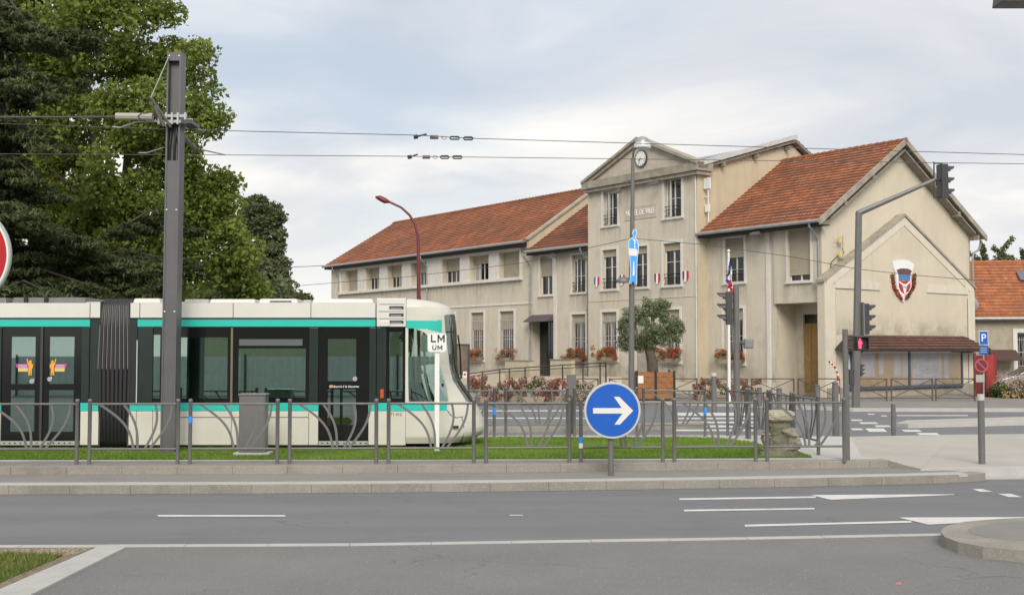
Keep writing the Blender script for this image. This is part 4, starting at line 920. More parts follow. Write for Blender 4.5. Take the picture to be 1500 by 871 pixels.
car2 = dict(teal=(201, 550), seam=[], glass=[(207, 234, 490, 583), (254, 333, 494, 583), (349, 447.5, 510, 582)], panel=[(189, 201), (201.5, 224), (453, 466), (541, 551), (552, 566)],
            door=[(467, 540, 1)], low=[201, 225, 340, 453, 551])
body(car2, 189, 568)
car1 = dict(teal=(-700, 131), seam=[], glass=[(-140, -40, 494, 583), (-270, -160, 494, 583), (-400, -290, 494, 583)], panel=[(119.5, 131), (132, 147), (-10, 2)], door=[(3, 119, 2)], low=[131, -30, -150, -280])
body(car1, -420, 147)
def seamx(px, y0, y1, m=black, w_=.7, n='seam'): mb = MB(); pbox(mb, px-w_, px+w_, y0, y1, -.006, .01); return tb(mb, n, m)
seamx(341, 443.5, 465, w_=.4); seamx(455, 443.5, 465, w_=.4); seamx(131, 443.5, 465, w_=.4); seamx(204, 443.5, 465, w_=.4); seamx(550.5, 443.5, 478)
mb = MB(); pbox(mb, 338, 341, 480, 589, -.002, .03); tb(mb, 'window_post', mat('post_olive', (.16, .14, .08), .5))
mb = MB(); pbox(mb, 350, 443, 496.5, 506, .005, .03); tb(mb, 'vent_window', mat('vent_grey', (.11, .125, .12), .3))
mb = MB(); pbox(mb, 258, 453, 610.3, 611.2, -.004, .01); tb(mb, 'seam', metal_d)
# roof cowls
for (a, b, y0, d0, d1, m_) in ((191, 232, 436.5, .1, 2.3, cream), (262, 300, 437, .3, 2.1, roofg), (304, 372, 437.5, .1, 2.3, cream), (376, 434, 437, .12, 2.28, cream), (438, 453, 438, .3, 2.1, mat('cowl_green', (.36, .40, .33), .5)), (455, 546, 437, .1, 2.3, cream), (8, 118, 434.5, .25, 2.1, metal_g), (118, 146, 441, .2, 2.2, roofg), (-190, 2, 435, .2, 2.2, metal_g), (-400, -200, 437, .2, 2.2, roofg)):
    mb = MB(); xa, xb, z0, z1 = TX(a), TX(b), TZ(443.6), TZ(y0); mb.prism([(xa, YT+d0, z0), (xb, YT+d0, z0), (xb-.03, YT+d0+.02, z1), (xa+.03, YT+d0+.02, z1)][::1], (0, d1-d0, 0)); tb(mb, 'roof_cowl', m_, far=False, bevel=.02)
mb = MB(); pbox(mb, 393, 425, 440, 441.2, .1, .13); tb(mb, 'vent_slot', black, far=False)
for px in (30, 60): mb = MB(); pbox(mb, px-2.5, px+2.5, 434, 443, .2, .26); tb(mb, 'roof_clamp', black, far=False)
# intercar bellows: pleats
mb = MB(); rs = random.Random(3); n = 8
mb2 = MB(); mb2.box(TX(147), TX(189), YT+.16, YT+TWD-.16, TZ(653), TZ(441)); tb(mb2, 'bellows_core', black, far=False)
for k in range(n):
    xk = 150+36*k/(n-1); bow = (3.5-k)*.9
    pts = []
    for (py, dy) in ((441, .5), (440, .14), (447, .0), (480, -.02), (540, -.03), (600, -.02), (645, .0), (653, .10), (655, .5)):
        sw = bow*sin((py-440)/215*pi)*-1.2; pts.append((TX(xk+sw), YT+.06+dy, TZ(py)))
    mb = MB(); mb.tube(pts, .052, 6); tb(mb, 'pleat', mat('bellows_black', (.02, .02, .022), .45), smooth=True)
    mb = MB(); mb.tube([(p[0]-.03, p[1]-.035, p[2]) for p in pts[1:5]], .0085, 5); tb(mb, 'pleat_rib', mat('rib_grey', (.42, .40, .38), .4), far=False)
for px in (147, 189): mb = MB(); pbox(mb, px-1.2, px+1.2, 441, 653, .0, .1); tb(mb, 'bellows_frame', metal_d)
# interior: seats, poles, far warm panels
for px in (270, 288, 306, 318, -80, -110):
    mb = MB(); x0 = TX(px)
    for yy_ in (YT+.45, YT+1.7):
        s = 1 if px < 295 else -1
        mb.prism([(x0, yy_, TZ(600)), (x0+.1*s, yy_, TZ(600)), (x0+.26*s, yy_, TZ(551)), (x0+.18*s, yy_, TZ(549))], (0, .42, 0))
    tb(mb, 'seat_row', seat_m, far=False, bevel=.03)
for px in (398, 424):
    mb = MB(); x0 = TX(px); s = 1 if px < 410 else -1
    mb.prism([(x0-.12*s, YT+.3, TZ(598)), (x0-.0*s, YT+.3, TZ(598)), (x0+.17*s, YT+.3, TZ(552)), (x0+.09*s, YT+.3, TZ(550))], (0, .45, 0)); tb(mb, 'seat_row', seat_m, far=False, bevel=.03)
for px in (250, 356, 500, 30, 90): mb = MB(); mb.tube([(TX(px), YT+.9, TZ(638)), (TX(px), YT+.9, TZ(480))], .02, 6); tb(mb, 'grab_pole', yellow, far=False)
mb = MB(); pbox(mb, 343, 356, 500, 586, .1, .5); tb(mb, 'partition', yellow, far=False); mb = MB(); pbox(mb, 28, 42, 560, 636, .5, .9); tb(mb, 'partition', yellow, far=False)
# door buttons, door notice, stickers
for px, py in ((520, 554.5), (73, 555), (47, 558)): mb = MB(); mb.lathe([(.05, YT+.01), (.05, YT+.03)], (TX(px), 0, TZ(py)), 16, 'y'); tb(mb, 'door_button', mat('button_steel', (.5, .5, .5), .3, .5), far=False)
mb = MB(); mb.lathe([(.034, YT+.022), (.034, YT+.03)], (TX(484.5), 0, TZ(565.7)), 14, 'y'); tb(mb, 'notice_dot', mat('orange_dot', (.62, .28, .12), .5), far=False)
text('Réservé à la descente', .072, white_f, TR, 'door_notice', Matrix.Translation(TO) @ faceT(TX(506), YT+.028, TZ(565.8), .92), .002, .0006)
orange = mat('sticker_orange', (.85, .36, .03), .5); purple = mat('sticker_purple', (.42, .06, .30), .5); ylw = mat('sticker_yellow', (.62, .50, .15), .5)
def px_zoom(x, y): return x/6.222, 460+y/6.222
def spoly(pts, m, name, d=.022, zf=px_zoom, flip=None):
    q = []
    for x, y in pts:
        if flip: x = flip-x
        a, b = zf(x, y); q.append((TX(a), YT+d, TZ(b)))
    mb = MB(); mb.prism(q, (0, .004, 0)); return tb(mb, name, m, far=False)
for fl in (None, 752):
    spoly([(240, 405), (250, 405), (258, 440), (268, 448), (262, 428), (270, 420), (282, 420), (288, 430), (284, 446), (302, 460), (296, 495), (288, 492), (290, 556), (280, 556), (275, 510), (272, 556), (258, 556), (262, 470), (250, 450)], orange, 'sticker_figure', flip=fl)
    spoly([(140, 452), (262, 452), (262, 486), (148, 486)], purple, 'sticker_label', .026, flip=fl); spoly([(162, 488), (255, 488), (255, 522), (166, 522)], ylw, 'sticker_label', .026, flip=fl)
    for y in (464, 476): spoly([(165, y), (245, y), (245, y+4), (165, y+4)], white_f, 'sticker_print', .022, flip=fl)
# ---- louvred cabinet over the cab door and the small cab window
mb = MB(); pbox(mb, 551.5, 594.5, 436.5, 478.5, -.004, .1); tb(mb, 'louvre_panel', cream, bevel=.015)
for py in (450.5, 461, 471.5): mb = MB(); pbox(mb, 570, 591, py-2.2, py+2.2, -.012, .02); tb(mb, 'louvre', black); mb = MB(); pbox(mb, 572, 588, py+.2, py+1.8, -.02, .0); tb(mb, 'louvre_blade', ygp)
for py in (445.5, 456, 466.5): mb = MB(); pbox(mb, 555, 592, py-.4, py+.3, -.01, .0); tb(mb, 'seam', metal_d)
mb = MB(); pbox(mb, 557, 571, 470, 478, -.05, .0); tb(mb, 'lamp_cover', cream, bevel=.01)
mb = MB(); wall(mb, TX(568), TX(594), TZ(589), TZ(478), YT+.0, [(TX(570.5), TX(590), TZ(583), TZ(486))], .05); tb(mb, 'window_band', tblack)
mb = MB(); pbox(mb, 570.5, 590, 486, 583, .03, .034); tb(mb, 'window_pane', gl_tram)
mb = MB(); pbox(mb, 568.4, 594.5, 602, 651.5, .0, .06); tb(mb, 'skirt_panel', crml); mb = MB(); pbox(mb, 568.1, 595, 589.5, 601.5, .004, .06); tb(mb, 'teal_stripe', teal)
mb = MB(); pbox(mb, 594, 596, 480, 589, -.01, .04); tb(mb, 'window_post', cream)
mb = MB(); pbox(mb, 557.5, 562.5, 570, 583, -.03, .0); tb(mb, 'side_lamp', mat('lamp_orange', (.55, .08, .01), .3), bevel=.01)
text('T1 412', .085, black, TR, 'fleet_number', Matrix.Translation(TO) @ faceT(TX(580.5), YT-.004, TZ(606.7), 1), .001)
# handle bar on the car end
mb = MB(); mb.tube([(TX(201.5), YT-.03, TZ(592)), (TX(201.5), YT-.03, TZ(498))], .012, 6); tb(mb, 'hand_rail', mat('rail_white', (.6, .6, .57), .4))
# ---- the cab: shell of revolution in plan, silhouette taken at the centre line
prof = [(436.4, 597), (437.0, 618), (438.5, 633), (441, 645), (444.5, 654), (449, 660), (455, 664), (461, 666.5), (480, 668.3), (500, 669), (520, 669), (535, 669), (548, 671), (560, 675), (575, 684), (590, 694), (603, 702), (618, 708), (628, 710.5), (634, 710), (640, 706), (644, 700), (650, 690)]
prof = [(y, x) for y, x in prof]
def centre(py):
    for (y0, x0), (y1, x1) in zip(prof[:-1], prof[1:]):
        if y0 <= py <= y1: return x0+(x1-x0)*(py-y0)/(y1-y0)
    return prof[-1][1]
def Zc(py): return At(750, py, YC).z
Xr = TX(595)
py_l = list(np.arange(436.4, 462, .9))+list(np.arange(462, 650.1, 1.25)); NU = 220
V = []; 
for py in py_l:
    zc = Zc(py) if py < 455 else (Zc(py)*(1-min(1, (py-455)/20))+TZ(py)*min(1, (py-455)/20))
    zz = TZ(436.4)+ (TZ(650)-TZ(436.4))*((py-436.4)/(650-436.4))
    Xc = At(centre(py), py, YC).x
    sh = 1.0
    if py < 450: sh = 1-.16*((450-py)/13.6)**2
    if py > 640: sh = 1-.05*((py-640)/10)
    W_ = TWD/2*sh
    for k in range(NU+1):
        t = k/NU          # 0 near rear .. 1 far rear
        a = t*pi; e = 2/2.7
        # straight flank then the rounded front
        cx_ = Xr+(Xc-Xr)*(abs(sin(a))**e); cy_ = -cos(a); cy_ = math.copysign(abs(cy_)**e, cy_)*W_
        V.append(Vector((cx_, YC+cy_, zz)))
def proj(p): # photo pixel of a point
    x, y, z = p.x, p.y, p.z-H; yy = y*cos(PIT)+z*sin(PIT); zz = -y*sin(PIT)+z*cos(PIT); return 750+F*x/yy, 435.5-F*zz/yy
swin = [(598, 481), (606, 481), (614, 483), (622, 487), (630, 494.5), (637, 514), (643, 530), (650, 552), (655, 569), (657, 588), (598, 588)]
wscr = [(650.5, 463), (654, 460.5), (720, 459), (720, 500), (720, 590), (683, 588), (680, 582), (671, 569), (663, 556), (659, 540), (657, 520), (654, 500), (652, 480)]
def inside(x, y, poly):
    c = False; j = len(poly)-1
    for i in range(len(poly)):
        xi, yi = poly[i]; xj, yj = poly[j]
        if (yi > y) != (yj > y) and x < (xj-xi)*(y-yi)/(yj-yi)+xi: c = not c
        j = i
    return c
groups = {'cab_shell': [], 'cab_stripe': [], 'windscreen': [], 'cab_side_window': [], 'windscreen_header': []}
for i in range(len(py_l)-1):
    for k in range(NU):
        f = (i*(NU+1)+k, i*(NU+1)+k+1, (i+1)*(NU+1)+k+1, (i+1)*(NU+1)+k)
        c = sum((V[j] for j in f), Vector())/4
        q = Vector((c.x, YC-abs(c.y-YC), c.z)); x, y = proj(q)
        key = 'cab_shell'
        if inside(x, y, swin): key = 'cab_side_window'
        elif inside(x, y, wscr): key = 'windscreen'
        elif 469 < y < 482+max(0, (x-625)*.25) and x < 647.5: key = 'cab_stripe'
        elif 589.5 < y < 601.5 and x < 655-0.0*y: key = 'cab_stripe'
        if key == 'windscreen' and py_l[i] < 486 and py_l[i] > 483.5: key = 'windscreen_header'
        groups[key].append(f)
ml = {'cab_shell': crml, 'cab_stripe': teal, 'windscreen': glass('windscreen_glass', (.30, .36, .33), .03, (.32, .38, .36)), 'cab_side_window': gl_tram, 'windscreen_header': black}
capf = [[k for k in range(NU+1)]]
for kx, fs in groups.items():
    mb = MB(); ix = sorted(set(j for f in fs for j in f)); mp = {j: a for a, j in enumerate(ix)}
    mb.add([V[j] for j in ix], [[mp[j] for j in f] for f in fs])
    if kx == 'cab_shell': mb.add([V[k] for k in range(NU+1)], [list(range(NU+1))])
    tb(mb, kx, ml[kx], far=False, smooth=True, auto=40, split=kx in ('cab_side_window', 'cab_stripe'))
mb = MB(); mb.box(Xr, TX(650), YT+.15, YT+TWD-.15, TZ(600), TZ(560)); mb.box(Xr-.1, TX(652), YT+.25, YT+TWD-.25, TZ(652), TZ(636)); tb(mb, 'cab_console', black, far=False, bevel=.05)
mb = MB(); mb.lathe([(.02, 0), (.23, .02), (.25, .3), (.2, .62), (.05, .7)], (TX(628), YT+.8, TZ(590)), 12); tb(mb, 'cab_seat', metal_d, far=False, smooth=True)
# mirror arm camera, wiper, bumper seams
mb = MB(); mb.tube([(TX(668.5), YC-.5, TZ(490)), (TX(671), YC-.3, TZ(512)), (TX(672), YC, TZ(556))], .018, 6); tb(mb, 'wiper', black, far=False)
for pts in ([(655, 601), (660, 608), (668, 612), (678, 611)], [(676, 612), (679, 625), (678, 640), (674, 650)], ):
    mb = MB(); vv = []
    for a, b in pts:
        zz = TZ(b); Xc = At(centre(b), b, YC).x; xx_ = TX(a); tt = min(1, max(0, (xx_-Xr)/(Xc-Xr))); e = 2/2.7; sa = tt**(1/e); ca_ = sqrt(max(0, 1-sa*sa)); vv.append((xx_, YC-TWD/2*ca_**e-.004, zz))
    mb.tube(vv, .008, 5); tb(mb, 'bumper_seam', metal_d, far=False)
mb = MB(); z = TZ(625); mb.box(TX(661), TX(672), YT+.06, YT+.14, TZ(626.5), TZ(623.5)); tb(mb, 'vent_slot', black, far=False, bevel=.01)
# bogies
for px in (60, 520, -250):
    mb = MB()
    for dx in (-.8, .8): mb.lathe([(.29, YT+.35), (.29, YT+.47)], (TX(px)+dx, 0, .59), 20, 'y'); mb.lathe([(.29, YT+1.9), (.29, YT+2.02)], (TX(px)+dx, 0, .59), 20, 'y')
    mb.box(TX(px)-1.2, TX(px)+1.2, YT+.3, YT+2.1, .45, .62); tb(mb, 'bogie', black, far=False)
# ================================================================== FRONT AND BACK RAILINGS
def rail_panel(W, Hh, label, group, r=.036):
    t = thing('guard_rail', (0, 0, 0), label, 'guard rail', group)
    for x in (0, W):
        mb = MB(); mb.lathe([(r, -.02), (r, Hh-.02), (r*1.12, Hh-.015), (r*1.12, Hh+.015), (r*.7, Hh+.035)], (x, 0, 0), 12); mb.build('post', metal_g, t, smooth=True, auto=40)
    zt, zb = Hh-.06, .28
    for z in (zt, zb): MB().tube([(r*.6, 0, z), (W-r*.6, 0, z)], .021, 10).build('rail', metal_g, t, smooth=True, auto=50)
    for (x0, x1, bul) in ((.10, .50, .13), (.38, .545, .07), (.74, .625, .075), (.93, .68, .07)):
        pts = []; n = 14
        for k in range(n+1):
            s = k/n; x = x0+(x1-x0)*s+bul*sin(pi*s)**1.0*(1-.3*s); pts.append((x*W, zt+(zb-zt)*s))
        mb = MB(); w_ = .021
        for k in range(n):
            (xa, za), (xb, zb_) = pts[k], pts[k+1]
            def nrm(i):
                a, b = pts[max(i-1, 0)], pts[min(i+1, n)]; d = Vector((b[0]-a[0], b[1]-a[1])).normalized(); return (-d.y*w_, d.x*w_)
            n0, n1 = nrm(k), nrm(k+1)
            mb.add([(xa-n0[0], -.008, za-n0[1]), (xa+n0[0], -.008, za+n0[1]), (xb+n1[0], -.008, zb_+n1[1]), (xb-n1[0], -.008, zb_-n1[1]),
                    (xa-n0[0], .008, za-n0[1]), (xa+n0[0], .008, za+n0[1]), (xb+n1[0], .008, zb_+n1[1]), (xb-n1[0], .008, zb_-n1[1])], [(0, 1, 2, 3), (7, 6, 5, 4), (0, 3, 7, 4), (1, 5, 6, 2)])
        mb.build('curved_bar', metal_g, t)
    return t
ordn = ['first', 'second', 'third', 'fourth', 'fifth', 'sixth', 'seventh', 'eighth', 'ninth', 'tenth', 'eleventh']
front = [(-35, 112), (130.5, 260), (278, 406), (424, 551), (569, 694), (712, 834), (851, 971), (988, 1107), (1124, 1237)]
def ybase(px): return 679.6-(px/1240)**1.6*5.0 if px > 0 else 679.6
gf = 'curved bar guard rails along the front edge of the track'
proto = None
for i, (a, b) in enumerate(front):
    p = G(a, ybase(a), .286); q = G(b, ybase(b), .286); L = (q-p).length
    t = rail_panel(L, 1.17, '%s grey guard rail panel from the left in the front row' % ordn[i], gf)
    t.location = p; t.rotation_euler = (0, 0, math.atan2(q.y-p.y, q.x-p.x))
    if i in (2, 6): MB().lathe([(.041, -.06), (.041, .06)], (0, 0, .82 if i == 2 else .42), 10).build('sticker', mat('sticker_blue', (.03, .28, .75), .5), t)
    if i == 6: MB().lathe([(.041, -.05), (.041, .05)], (0, 0, .32), 10).build('sticker', white_p, t)
gb = 'curved bar guard rails along the back edge of the lawn'
back = [(600, 731), (740, 831), (842, 934), (943, 1033)]
back = [(620, 724), (741, 831), (841.5, 933), (943, 1033)]
for i, (a, b) in enumerate(back):
    p = G(a, 639, .29); q = G(b, 639, .29)
    t = rail_panel((q-p).length, 1.17, ['rear guard rail panel starting behind the nose of the tram', 'second guard rail panel behind the lawn, between tram and round blue sign', 'guard rail panel behind the lawn directly behind the round blue arrow sign', 'rear guard rail panel on the far lawn edge right of the round blue sign'][i], gb)
    t.location = p; t.rotation_euler = (0, 0, math.atan2(q.y-p.y, q.x-p.x))
    if i == 0 or i == 3: MB().lathe([(.041, -.09), (.041, .09)], ((q-p).length, 0, .62), 10).build('sticker', mat('sticker_blue', (.03, .28, .75), .5), t)
side = [((1066, 637.5), (1090, 641)), ((1094, 641.5), (1124, 648.5)), ((1128, 649.5), (1159, 656)), ((1163, 657), (1199, 665)), ((1202, 666), (1238, 673.5))]
side = [((1066, 637.5), (1094, 641.5)), ((1098, 642.3), (1126, 646.5)), ((1130, 647.3), (1160, 654.5)), ((1164, 656), (1199, 665.5))]
for i, (a, b) in enumerate(side):
    p = G(*a, .285); q = G(*b, .285)
    t = rail_panel((q-p).length, 1.17, ['farthest panel of the slanting side railing, at the back corner of the lawn', 'slanting side rail panel just beyond the old stone block', 'slanting side rail panel beside the old stone block on the plaza side', 'nearest panel of the slanting side railing by the pedestrian signal post'][i], 'slanting guard rails between lawn and plaza')
    t.location = p; t.rotation_euler = (0, 0, math.atan2(q.y-p.y, q.x-p.x))
# ================================================================== catenary mast
mp = G(248.5, 662.5, .286); MSC = mp.y/F
mast = thing('catenary_mast', mp, 'tall dark grey steel mast carrying the overhead tram wires', 'mast')
wd = 23.5*MSC/2-.02; hp_ = At(252, 78, mp.y).z-.286
mm_ = Matrix.Rotation(radians(-0.65+.9), 4, 'Y')
def mbx(*a, m=mast_m, n='steel_section', **k):
    mb = MB(); mb.T = mm_; mb.box(*a); return mb.build(n, m, mast, **k)
zc1 = At(250, 237, mp.y).z-.286; zc0 = At(250, 193, mp.y).z-.286
mbx(-wd, -wd+.035, -.18, .18, 0, hp_, n='flange'); mbx(wd-.035, wd, -.18, .18, 0, hp_, n='flange')
mbx(-wd+.035, wd-.035, -.02, .02, zc1, hp_-.02, n='web'); mbx(-wd+.036, wd-.036, -.165, -.145, 0, zc1, n='cover_plate'); mbx(-wd+.036, wd-.036, -.17, .15, hp_-.2, hp_-.03, n='head_plate')
for z in (2.9, 5.0, hp_-.1, 1.0):
    for x in (-.1, .1): mb = MB(); mb.T = mm_; mb.lathe([(.016, -.185), (.016, -.16)], (x, 0, z), 8, 'y'); mb.build('bolt', white_p, mast)
mb = MB(); mb.T = mm_
for k, (x0, x1) in enumerate(((-.1, -.03), (0, .06), (.09, .0))): mb = MB(); mb.T = mm_; mb.tube([(x0, -.06, zc1), (x0+.01, -.09, (zc1+zc0)/2), (x1, -.07, zc0+.3)], .022, 6); mb.build('cable', black, mast)
def MP(px, py, dy=0): p = At(px, py, mp.y+dy); return p-mp
def mt(pts, r, m, n, **k): return MB().tube([MP(*p) for p in pts], r, 8).build(n, m, mast, **k)
mt([(247, 84, -.2), (221, 143, -.5)], .012, zinc, 'stay_rod'); mt([(221, 143, -.5), (250, 186, -.2)], .032, mat('insulator_brown', (.14, .12, .11), .4), 'insulator'); mt([(226, 155, -.45), (240, 185, -.3)], .035, mat('insulator_brown', (.14, .12, .11), .4), 'insulator')
mt([(170, 170.5, -.3), (224, 171, -.3)], .075, mat('insulator_cream', (.36, .34, .28), .5), 'tension_weight')
mt([(165, 186, -.2), (176, 187, -.2), (200, 178.5, -.25), (232, 178, -.2)], .016, zinc, 'strut'); mt([(203, 224, .6), (215, 224, .6), (240, 216, .3)], .014, zinc, 'strut')
mt([(262, 182, .2), (300, 192, .6)], .018, zinc, 'strut'); mt([(268, 200, .4), (286, 218, .9)], .05, mat('insulator_brown', (.14, .12, .11), .4), 'insulator'); mt([(290, 218, .9), (330, 227, 1.5)], .016, zinc, 'strut')
mt([(262, 196, .2), (275, 206, .6), (296, 210, .9), (293, 222, .9)], .012, iron, 'cable')
mt([(206, 176, -.35), (202, 170, -.38), (208, 165, -.38), (226, 168, -.3), (232, 176, -.25)], .01, iron, 'cable')
for z in (At(250, 173, mp.y).z-.286, At(250, 181, mp.y).z-.286): mbx(-.27, .30, -.24, -.19, z-.03, z+.03, m=zinc, n='bracket'); mbx(-.27, .30, .19, .24, z-.03, z+.03, m=zinc, n='bracket')
for x in (-.27, -.12, .0, .12, .27): mb = MB(); mb.T = mm_; z = At(250, 177, mp.y).z-.286; mb.box(x-.018, x+.018, -.27, -.16, z-.12, z+.12); mb.build('clamp', mat('galvanised', (.42, .42, .41), .4, .4), mast)
mbx(.2, .42, -.3, .3, zc0+.12, zc0+.2, m=metal_d, n='bracket')
# overhead wires with their tensioners
wire_m = mat('wire', (.085, .075, .075), .5)
W1 = [(-900, 162, 23.4), (0, 181, 23.6), (262, 190, 24.0), (607, 198, 24.8), (700, 203, 25.0), (1100, 215, 25.9), (1500, 226.5, 26.9), (2300, 247, 29)]
W2 = [(-900, 222, 26.2), (0, 225.5, 26.6), (330, 227, 26.9), (600, 229, 27.2), (680, 230, 27.3), (1100, 235, 27.6), (1500, 240, 28), (2300, 247, 28.6)]
def wire(pts, r, label, name='overhead_wire', cat='wire', group=None):
    mb = MB(); P = [At(*p) for p in pts]; o = P[0].copy(); t = thing(name, o, label, cat, group); mb.tube([p-o for p in P], r, 6, True).build('strand', wire_m, t); return t, o
def tens(t, o, Yv, pts):      # clamp with raised lever, insulator, ring, two shackles
    def q(x, y): return At(x, y, Yv)-o
    for k, (x0, x1, y, kind) in enumerate(pts):
        if kind == 'lever': mb = MB(); mb.tube([q(x0, y+1), q(x0+6, y)], .05, 6); mb.tube([q(x0+5, y), q(x1, y-3.5)], .02, 6); mb.build('clamp', metal_d, t)
        elif kind == 'rod': MB().tube([q(x0, y), q(x1, y)], .045, 8).build('insulator', mat('insulator_brown', (.14, .12, .11), .4), t)
        else:
            mb = MB(); c = [q(x0, y), q(x0+1.5, y-1.9), q(x1-1.5, y-1.9), q(x1, y), q(x1-1.5, y+1.9), q(x0+1.5, y+1.9), q(x0, y)]; mb.tube(c, .018 if kind == 'loop' else .010, 6); mb.build('shackle', metal_d if kind == 'loop' else zinc, t)
t, o = wire(W1, .0085, 'upper dark tram wire crossing the whole sky with shackles right of the mast'); tens(t, o, 24.9, [(606, 625, 200, 'lever'), (630, 642, 201, 'rod'), (647, 654, 202, 'ring'), (659, 673, 202.2, 'loop'), (679, 693, 202.8, 'loop')])
t, o = wire(W2, .0085, 'lower dark tram wire crossing the sky just below the other'); tens(t, o, 27.25, [(597, 612, 229.5, 'lever'), (619, 630, 230, 'rod'), (634, 641, 230.2, 'ring'), (645, 658, 230.2, 'loop'), (663, 677, 230.4, 'loop')])
wire([(-900, 172, 23.4), (0, 171.5, 23.5), (100, 171.5, 23.5), (168, 171, mp.y-.3)], .02, 'pale cable running left from the mast to the frame edge in front of the trees', 'tension_cable')
wire([(440, 418, 60), (600, 405, 56), (765, 385, 51), (925, 349, 46)], .013, 'thin black cable drooping from the lamp post across the long left wing', 'street_cable')
wire([(925, 349, 46), (1030, 358, 48), (1160, 376, 49), (1257, 394, 47)], .013, 'thin black cable from the lamp post towards the signal gantry', 'street_cable')
wire([(1257, 394, 47), (1330, 402, 49), (1425, 410, 52), (1700, 430, 60)], .014, 'thin black cable crossing the gable wall below the coat of arms top', 'street_cable')
wire([(380, 398, 75), (430, 391, 72), (474, 389, 75)], .02, 'faint wire between the far tree and the left end of the hall roof', 'street_cable')
# grey cabinet before the tram
p = G(371, 665, .29); s = p.y/F; t = thing('cabinet', p, 'grey metal equipment cabinet on a small plinth in front of the tram', 'cabinet')
MB().box(-.36, .36, -.2, .2, -.02, .05).build('plinth', kerb_l, t, bevel=.01); MB().box(-19*s, 19.5*s, -.16, .16, .05, 87*s).build('case', metal_g, t, bevel=.02); MB().box(-20*s, 20.5*s, -.18, .18, 87*s-.02, 87*s+.02).build('lid', metal_g, t, bevel=.01)
MB().box(-17*s, 17.5*s, -.168, -.158, .1, 84*s).build('door', metal_g, t, bevel=.005)
p = G(837, 580, .29); p = At(837, 580, 33); p.z = .02; s = 33/F; t = thing('cabinet', p, 'small grey post cabinet behind the lawn left of the blue sign', 'cabinet'); MB().box(-.09, .09, -.08, .08, 0, 1.0).build('stand', metal_d, t); MB().box(-.13, .13, -.1, .1, At(837, 580, 33).z, At(837, 549, 33).z).build('case', metal_g, t, bevel=.01)
# LM UM sign
p = G(640, 661, .29); s = p.y/F; t = thing('track_sign', p, 'white square tram sign lettered LM and UM on a white post', 'sign')
MB().box(-.05, .05, -.03, .03, -.02, 150*s).build('post', white_p, t, bevel=.006)
zz = At(641, 501.5, p.y).z-.29; mb = MB(); a, b_, r = 13.7*s, 13.7*s, .06; out_ = []
for (sx, sz) in ((1, 1), (-1, 1), (-1, -1), (1, -1)):
    base = {(1, 1): 0, (-1, 1): pi/2, (-1, -1): pi, (1, -1): 3*pi/2}[(sx, sz)]
    for k in range(5): an_ = base+k*pi/8; out_.append((sx*(a-r)+r*cos(an_), -.06, zz+sz*(b_-r)+r*sin(an_)))
mb.prism(out_, (0, .03, 0)); mb.build('plate', white_p, t)

def strokes(pts, cx, cz, w, h, name='letter'):
    MB().prism([(cx+(x-.5)*w, -.0635, cz+(y-.5)*h) for x, y in pts], (0, .003, 0)).build(name, black, t)
Lp = [(0, 0), (1, 0), (1, .2), (.27, .2), (.27, 1), (0, 1)]; Mp = [(0, 0), (.2, 0), (.2, .62), (.5, .12), (.8, .62), (.8, 0), (1, 0), (1, 1), (.82, 1), (.5, .45), (.18, 1), (0, 1)]
Up = [(0, 1), (0, .3), (.12, .08), (.35, 0), (.65, 0), (.88, .08), (1, .3), (1, 1), (.78, 1), (.78, .35), (.66, .2), (.34, .2), (.22, .35), (.22, 1)]
strokes(Lp, -.075, zz+.085, .105, .16); strokes(Mp, .085, zz+.085, .15, .16); strokes(Up, -.055, zz-.105, .085, .10); strokes(Mp, .06, zz-.105, .10, .10)
# round blue arrow sign
p = G(895, 696, .15); s = p.y/F; t = thing('arrow_sign', p, 'round blue direction sign with a white arrow pointing right on a grey post', 'sign')
zz = At(897, 600, p.y).z-.15; R_ = 41*s
mb = MB(); mb.tube([(0, 0, -.02), (0, 0, zz+R_*.6)], .05, 14); mb.build('post', metal_g, t, smooth=True, auto=40)
MB().lathe([(R_-.01, -.115), (R_, -.11), (R_, -.06), (R_-.01, -.055)], (.02, 0, zz), 64, 'y').build('rim', mat('sign_rim', (.50, .50, .48), .4), t)
MB().lathe([(R_*.925, -.119), (R_*.925, -.11)], (.02, 0, zz), 64, 'y').build('face', blue_s, t)
def zz_(x, y): return ((760+x/2.9025)-897)*s+.02, zz+(600-(400+y/2.9025))*s
arr = [(316, 571), (437, 571), (404, 524), (427, 524), (485, 582), (429, 640), (406, 640), (440, 594), (316, 594)]
MB().prism([(zz_(x, y)[0], -.121, zz_(x, y)[1]) for x, y in arr], (0, .003, 0)).build('arrow', mat('reflective_white', (.68, .68, .64), .5), t)
mb = MB(); mb.box(-.055, .055, -.06, -.03, zz-.25, zz-.2); mb.box(-.055, .055, -.06, -.03, zz+.2, zz+.25); mb.build('clip', metal_d, t)
# red sign cut by the left frame edge
p = At(-54, 375, 9.4); zz = p.z; t = thing('no_entry_sign', (p.x, p.y, 0), 'round red sign with pale rim cut off by the left edge of the frame', 'sign'); R_ = 76*9.4/F
MB().tube([(0, 0, 0), (0, 0, zz+.2)], .04, 12).build('post', metal_g, t, smooth=True, auto=40)
MB().lathe([(R_-.005, -.085), (R_, -.08), (R_, -.05), (R_-.005, -.045)], (0, 0, zz), 64, 'y').build('rim', mat('rim_green_grey', (.36, .42, .38), .4), t)
MB().lathe([(R_*.965, -.088), (R_*.965, -.08)], (0, 0, zz), 64, 'y').build('border', white_p, t); MB().lathe([(R_*.93, -.091), (R_*.93, -.08)], (0, 0, zz), 64, 'y').build('face', mat('sign_red', (.42, .015, .02), .35), t)
MB().box(-R_*.72, R_*.72, -.094, -.09, zz-.06, zz+.06).build('bar', white_p, t)
